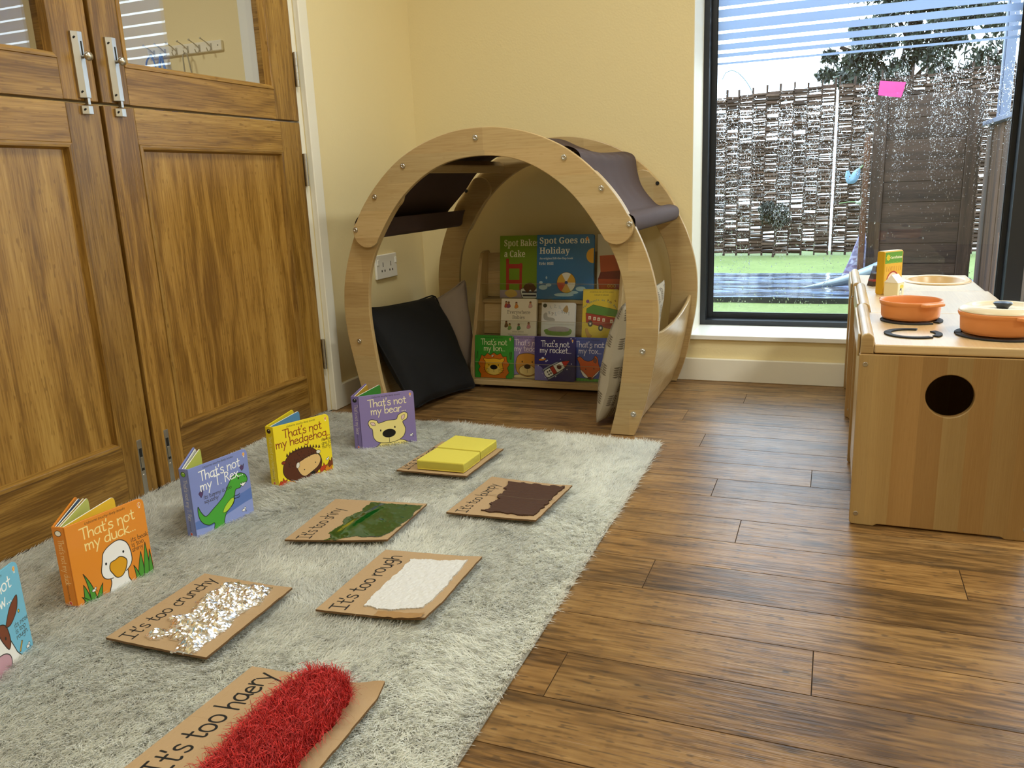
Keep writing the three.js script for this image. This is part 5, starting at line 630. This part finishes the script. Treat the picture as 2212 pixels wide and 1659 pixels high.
{ const C = card('hairy', 'cardboard card with a bright red furry patch nearest the viewer', "It's too haery", 26, 10.2, 128, 6, (a, b) => 0.012 * Math.pow(clamp((a - 0.86) / 0.14), 2) * smooth(0.75, 1, b));
  const ol = wob([[-0.02, 0.52], [0.15, 0.50], [0.4, 0.46], [0.62, 0.45], [0.8, 0.47], [0.95, 0.5], [0.965, 0.66], [0.88, 0.84], [0.6, 0.88], [0.3, 0.88], [-0.02, 0.9]], 23, 0.03);
  patch(C, 'fur_backing', ol, () => 0.001, std({ color: '#8c1410', roughness: 1, side: THREE.DoubleSide }), 80);
  const r = rng(66), N = 9000, pos = [], idx = []; { const n = 5; for (let i = 0; i < n; i++) { const a = r() * 6.28, l = 0.008 + r() * r() * 0.034, h = 0.007 + r() * 0.016, w = 0.00045, k0 = pos.length / 3, wx = -Math.sin(a) * w, wz = Math.cos(a) * w, bend = (r() - 0.5) * 0.022; for (const t of [0, 0.35, 0.7, 1]) { const x = Math.cos(a) * l * t + -Math.sin(a) * bend * t * t, z = Math.sin(a) * l * t + Math.cos(a) * bend * t * t, y = h * Math.sin(t * 2.2), k = 1 - 0.7 * t; pos.push(x - wx * k, y, z - wz * k, x + wx * k, y + 0.0002, z + wz * k); } for (let s = 0; s < 3; s++) { const q = k0 + s * 2; idx.push(q, q + 1, q + 3, q, q + 3, q + 2); } } }
  const g = new THREE.BufferGeometry(); g.setAttribute('position', new THREE.Float32BufferAttribute(pos, 3)); g.setIndex(idx); g.computeVertexNormals();
  const im = new THREE.InstancedMesh(g, std({ color: '#ffffff', roughness: 0.6, side: THREE.DoubleSide }), N), mt = new THREE.Matrix4(), q = new THREE.Quaternion(), e = new THREE.Euler(), c = new THREE.Color(); let n = 0;
  while (n < N) { const a = r() * 1.1 - 0.05, b = r(); if (!inside(ol, a, b)) continue; const p = C.P(a, b, 0.001), s = 0.75 + r() * 0.7; e.set((r() - 0.5) * 0.6, r() * 6.28, (r() - 0.5) * 0.6); q.setFromEuler(e); mt.compose(V(...p), q, V(s, s * (0.7 + r() * 0.6), s)); im.setMatrixAt(n, mt); { const k = r(); c.setRGB(0.30 + k * 0.50, 0.006 + k * 0.03, 0.005 + k * 0.025); }; im.setColorAt(n, c); n++; }
  im.name = 'fur'; im.castShadow = im.receiveShadow = true; tag(im, null, null, null, 'stuff'); C.t.add(im);
}

// ---------- the garden beyond the window ----------
const lawnT = dataTex(512, 512, (u, v) => { const k = fbm(u * 90, v * 90, 90, 90, 5, 2), b = fbm(u * 6, v * 6, 6, 6, 8, 2); return mix3([92, 108, 54], [124, 138, 82], clamp(k * 0.7 + b * 0.5 - 0.1)); }, true, 0.7, 0.7);
{ const l = struct('lawn', 'bright green artificial lawn outside the window'); mesh('turf', bx(-6, 9, -0.08, 0, -5.6, -0.31, 0), std({ map: lawnT, roughness: 0.95 }), l); }
const twig = [std({ map: brownT, color: new THREE.Color(0.36, 0.3, 0.28), roughness: 0.9 }), std({ map: brownT, color: new THREE.Color(0.55, 0.46, 0.42), roughness: 0.9 }), std({ map: brownT, color: new THREE.Color(0.75, 0.7, 0.68), roughness: 0.8 })];
function hurdle(x0, x1, label, seed) {   // woven willow panel
  const t = thing('woven_fence', label, 'fence', [0, 0, -5.15], 0, 'woven fence panels behind the lawn'), r = rng(seed), top = (x) => 1.475 + 0.042 * x, n = Math.round((x1 - x0) / 0.118), gs = [[], [], []], skipped = new Set();
  for (let i = 0; i <= n; i++) { const x = x0 + 0.012 + ((x1 - x0 - 0.024) * i) / n, w = 0.0065 + r() * 0.006; mesh('upright', tube([[x, 0, 0], [x + (r() - 0.5) * 0.02, 0.7, 0.004], [x + (r() - 0.5) * 0.02, top(x) + 0.02 + r() * 0.03, 0]], w, 8, 6), twig[0], t); }
  for (let y = 0.03; y < 1.46; y += 0.0165) for (let i = 0; i < n; i++) {
    const a = x0 + 0.01 + ((x1 - x0 - 0.02) * i) / n, b = x0 + 0.01 + ((x1 - x0 - 0.02) * (i + 1)) / n, dense = 0.78 + 0.28 * smooth(0.35, 0.65, noise2(y * 4.5 + seed * 3, x0 + i * 0.13, 7)) + 0.25 * smooth(0.6, 0.75, y) * smooth(1.05, 0.8, y); const key = i; if (r() > dense && !skipped.has(key)) { skipped.add(key); continue; } skipped.delete(key);
    const yy = y * (top(a) / 1.475) + (r() - 0.5) * 0.007, y2 = yy + (r() - 0.5) * 0.014, s = (Math.round(y / 0.0165) + i) % 2 ? 1 : -1, h = 0.0062 + r() * 0.006, g = new THREE.BoxGeometry(b - a + 0.012, h * 2, 0.014).rotateZ(Math.atan2(y2 - yy, b - a)).translate((a + b) / 2, (yy + y2) / 2, s * 0.014); gs[Math.floor(r() * 3)].push(boxUV(g, 'x', r() * 2, r() * 2));
  }
  gs.forEach((g, k) => { const m = mesh('woven_rods', merge(g), twig[k], t); tag(m, null, null, null, 'stuff'); });
}
{ const g = struct('unseen_ground', 'unseen pale ground behind the woven fence, whitening its gaps'); mesh('pale_surface', bx(-6, 9, -0.08, -0.001, -12, -5.6, 0), std({ color: '#c9cbc8', roughness: 0.9 }), g); }  // unseen ground, kept pale so the gaps in the fence read white
hurdle(-0.45, 1.60, 'woven willow fence panel left of the vertical gap, behind the lawn', 3);
hurdle(1.613, 3.6, 'woven willow fence panel right of the vertical gap, behind the timber gate', 8);
hurdle(-2.6, -0.48, 'woven willow fence panel mostly hidden by the left window frame', 12);
const gateM = [0, 1, 2].map((k) => std({ map: brownT, color: new THREE.Color(0.6 - k * 0.07, 0.56 - k * 0.07, 0.58 - k * 0.07), roughness: 0.75 }));
{ const t = thing('timber_gate', 'dark brown timber gate of wide horizontal boards beyond the play kitchen', 'gate', [0, 0, -2.62]);
  mesh('stile', bx(1.836, 1.91, 0.03, 1.19, -0.02, 0.025, 0.003, 'y', 0.3), gateM[1], t); mesh('stile', bx(2.35, 2.425, 0.03, 1.19, -0.02, 0.025, 0.003, 'y', 0.8), gateM[0], t);
  for (let i = 0; i < 9; i++) mesh('board', bx(1.9105, 2.3495, 0.05 + i * 0.126, 0.05 + i * 0.126 + 0.1262, -0.016 + (i % 3) * 0.002, 0.008 + (i % 3) * 0.002, 0.0035, 'x', i * 0.37, i * 0.21), gateM[(i * 2) % 3], t);
  single('timber_post', bx(1.788, 1.824, 0, 0.955, -2.60, -2.565, 0.004, 'y'), std({ map: brownT, color: new THREE.Color(1.05, 0.72, 0.5), roughness: 0.8 }), 'slim reddish brown timber post left of the dark gate', 'post');
}
{ const t = thing('board_fence', 'brown fence of upright boards running away at the right of the window', 'fence', [2.47, 0, 0]); const r = rng(14);
  for (let i = 0; i < 26; i++) { const z = -2.75 + i * 0.094; mesh('board', bx(0.002 + r() * 0.008, 0.02 + r() * 0.01, 0.01, 0.985, z, z + 0.088, 0.003, 'y', r() * 2, r() * 2), [std({ map: brownT, color: new THREE.Color(0.75, 0.65, 0.52), roughness: 0.85 }), gateM[0], std({ map: brownT, color: new THREE.Color(0.9, 0.77, 0.6), roughness: 0.85 })][i % 3], t); }
  mesh('cap', bx(-0.03, 0.06, 0.988, 1.015, -2.80, -0.3, 0.004), std({ color: '#6a7084', roughness: 0.5 }), t);
  mesh('plank_offcut', boxUV(ext([[0, 0], [0.16, 0], [0.05, 0.36], [0.01, 0.38]], 0.02, 0.002, 1).rotateY(-Math.PI / 2).translate(-0.004, 0.03, -1.9), 'y'), std({ map: brownT, color: new THREE.Color(1.1, 0.9, 0.72), roughness: 0.8 }), t); }
single('downpipe', [bx(2.495, 2.545, 1.0155, 3.0, -2.56, -2.5, 0.006), bx(2.484, 2.4945, 1.0155, 3.0, -2.55, -2.51, 0.002)], std({ color: '#6b748c', roughness: 0.5 }), 'tall pale grey square post rising above the board fence', 'post');
{ const gm = std({ map: wetGleamWoodT, roughness: 0.16, bumpMap: wetGleamWoodT, bumpScale: 0.004 });
  const g = gridGeo(120, 60, (u, v) => { const x = lerp(0.35, 2.5, u), z = lerp(-3.35, -2.03, v) + 0.03 * noise2(u * 6, v, 3); return [x, 0.028 + 0.010 * noise2(x * 3, z * 16, 4), z]; }, (u, v) => [u * 2.15, v * 1.3]);
  const e = gridGeo(120, 1, (u, v) => { const x = lerp(0.35, 2.5, u), z = -2.03 + 0.03 * noise2(u * 6, 1, 3); return [x, (0.028 + 0.010 * noise2(x * 3, z * 16, 4)) * (1 - v), z]; });
  const t = thing('wood_slab', 'wide weathered grey wooden slab with wet reflections in its colour, lying on the lawn outside', 'slab'); mesh('slab_top', g, gm, t); mesh('slab_edge', e, std({ color: '#2c2e30', roughness: 0.9, side: THREE.DoubleSide }), t); }
{ const m = std({ color: '#8a98a6', roughness: 0.35, side: THREE.DoubleSide });
  const g = gridGeo(40, 24, (u, v) => { const r = 0.004 + 0.078 * Math.pow(u, 0.8) * (1 + 0.12 * Math.sin(v * 19)), a = v * Math.PI * 2; return [1.475 + 0.44 * u, 0.045 + 0.085 * u * u + r * 0.62 * Math.sin(a) + r * 0.45, -2.40 - 0.02 * u + r * Math.cos(a)]; });
  single('plastic_sheet', g, m, 'pale blue-grey folded plastic sheet tapering to a point on the grey slab', 'sheet'); }
{ const bt = canvasTex(128, 256, (x) => { x.fillStyle = '#7f7c98'; x.fillRect(0, 0, 128, 256); const r = rng(8); for (let i = 0; i < 150; i++) ell(x, r() * 128, r() * 256, 3 + r() * 9, 3 + r() * 9, ['#6a6888', '#9896ae', '#6a5c78', '#a4a6bc'][Math.floor(r() * 4)]); });
  const g = gridGeo(24, 20, (u, v) => { const a = u * Math.PI * 2, r = lerp(0.095, 0.012, Math.pow(v, 0.9)) * (1 + 0.08 * Math.sin(a * 7 + v * 4)); return [1.79 + 0.03 * v + r * Math.cos(a), 0.04 + 0.33 * v, -2.9 + r * 0.5 * Math.sin(a)]; });
  single('cloth_bag', g, std({ map: bt, roughness: 0.9, side: THREE.DoubleSide }), 'lilac speckled cloth bag slumped behind the timber post', 'bag'); }
{ const t = thing('garden_flower', 'pale blue trumpet flower on a green stem fixed to the timber post', 'ornament', [0, 0, -2.57]), fm = std({ color: '#7aa2c4', roughness: 0.5, side: THREE.DoubleSide }), gm = std({ color: '#7a9a6a', roughness: 0.7 });
  mesh('stem', tube([[1.80, 0.80, -0.01], [1.785, 0.785, 0], [1.765, 0.765, 0], [1.75, 0.745, 0]], 0.0045, 16, 6), gm, t);
  const c = new THREE.CatmullRomCurve3([V(1.768, 0.772, 0), V(1.75, 0.738, 0), V(1.735, 0.708, 0), V(1.720, 0.700, 0), V(1.705, 0.725, 0), V(1.699, 0.76, 0)]); mesh('petal', gridGeo(24, 10, (u, v) => { const p = c.getPointAt(u), q = c.getTangentAt(u), w = 0.004 + 0.021 * Math.sin(Math.pow(u, 0.7) * Math.PI * 0.92); return [p.x - q.y * w * (v * 2 - 1), p.y + q.x * w * (v * 2 - 1), p.z + 0.012 * Math.sin(v * Math.PI)]; }), fm, t);
  const t2 = thing('garden_flower', 'pale green pointed plastic leaf on a thin stem low on the timber post', 'ornament', [0, 0, -2.57]); mesh('leaf', gridGeo(12, 8, (u, v) => [1.788 - 0.032 * u, 0.565 + (0.02 - 0.017 * u) * (v * 2 - 1) - 0.008 * u, 0.01 * Math.sin(v * Math.PI)]), std({ color: '#98a490', roughness: 0.6, side: THREE.DoubleSide }), t2); mesh('stem', tube([[1.79, 0.565, 0], [1.72, 0.568, 0.002], [1.66, 0.56, 0]], 0.003, 10, 5), gm, t2); }
{ const r = rng(51), leafG = (() => { const g = gridGeo(3, 2, (u, v) => [(u - 0.5) * 0.05, Math.sin(u * Math.PI) * 0.012 * (v * 2 - 1), 0.006 * Math.abs(v * 2 - 1)]); return g; })();
  function foliage(t, N, spots, colors, size) { const im = new THREE.InstancedMesh(leafG, phys({ color: '#ffffff', roughness: 0.7, transmission: 0.3, thickness: 0, side: THREE.DoubleSide }), N), m = new THREE.Matrix4(), q = new THREE.Quaternion(), e = new THREE.Euler(), c = new THREE.Color(); for (let i = 0; i < N; i++) { const s = spots[Math.floor(r() * spots.length)], k = Math.pow(r(), 0.5), a = r() * 6.28, b = Math.acos(2 * r() - 1); e.set(r() * 6, r() * 6, r() * 6); q.setFromEuler(e); const sc = size * (0.7 + r() * 0.7); m.compose(V(s[0] + s[3] * k * Math.sin(b) * Math.cos(a), s[1] + s[3] * k * Math.cos(b) * 0.8, s[2] + s[3] * k * Math.sin(b) * Math.sin(a)), q, V(sc, sc, sc)); im.setMatrixAt(i, m); c.set(colors[Math.floor(r() * colors.length)]); im.setColorAt(i, c); } im.name = 'foliage'; tag(im, null, null, null, 'stuff'); t.add(im); }
  const t = thing('tree', 'dark green leafy tree rising behind the woven fence', 'tree', [0, 0, 0]), bark = std({ map: brownT, color: new THREE.Color(0.4, 0.36, 0.33), roughness: 0.95 });
  mesh('trunk', tube([[2.3, 0, -6.6], [2.32, 0.9, -6.6], [2.25, 1.7, -6.6], [2.35, 2.6, -6.6]], 0.07, 20, 8), bark, t);
  for (const p of [[[2.28, 1.4, -6.6], [2.0, 1.8, -6.5], [1.6, 2.0, -6.45]], [[2.27, 1.6, -6.6], [2.6, 1.95, -6.55], [3.0, 2.3, -6.5]], [[2.3, 1.9, -6.6], [2.1, 2.3, -6.6], [1.9, 2.6, -6.6]], [[2.25, 1.3, -6.6], [2.7, 1.65, -6.5], [3.1, 1.85, -6.5]]]) mesh('branch', tube(p, 0.022, 12, 6), bark, t);
  const spots = []; for (let i = 0; i < 80; i++) { const x = 1.68 + r() * 1.35, y = 1.58 + r() * 1.4; if (y < 1.85 && x > 2.6 && r() < 0.6) continue; spots.push([x, y, -6.6 + r() * 0.5, 0.1 + r() * 0.13]); } spots.push([1.47, 1.74, -6.45, 0.09], [1.5, 1.92, -6.45, 0.08], [1.62, 1.72, -6.45, 0.08], [2.95, 1.72, -6.45, 0.13], [3.08, 1.66, -6.4, 0.12], [2.78, 1.64, -6.4, 0.1]);
  foliage(t, 15000, spots, ['#202c1a', '#2a3620', '#343f2a', '#1c241c', '#3f4a36'], 1.3);
  const b = thing('leafy_clump', 'round dark leafy clump in front of the woven fence', 'leafy_clump', [1.11, 0.2, -4.95]); mesh('stem', tube([[0, -0.2, 0], [0.02, 0, 0], [0.01, 0.22, 0]], 0.012, 8, 6), bark, b); foliage(b, 900, [[0, 0.2, 0, 0.14], [0.05, 0.16, 0, 0.1], [-0.06, 0.24, 0, 0.09]], ['#141e18', '#1c2a20', '#0e1612'], 0.9);  // leafy clump that makes a dark round patch before the fence
  const w = thing('bramble', 'thin arching bare bramble stem above the left end of the fence', 'plant', [0, 0, -5.6]); mesh('stem', tube([[0.95, 0, 0], [0.9, 1.1, 0], [0.84, 1.5, 0], [0.74, 1.68, 0], [0.63, 1.77, 0], [0.56, 1.75, 0], [0.53, 1.69, 0]], 0.0055, 30, 5), std({ color: '#6d7f86', roughness: 0.9 }), w); for (const [x, y, d] of [[0.7, 1.72, 0.05], [0.62, 1.77, -0.05], [0.79, 1.62, 0.06]]) mesh('twig', tube([[x, y, 0], [x + d * 0.6, y + 0.03, 0.01], [x + d, y + 0.02, 0.02]], 0.003, 6, 4), std({ color: '#6d7f86', roughness: 0.9 }), w);
}

renderer.render(scene, camera);
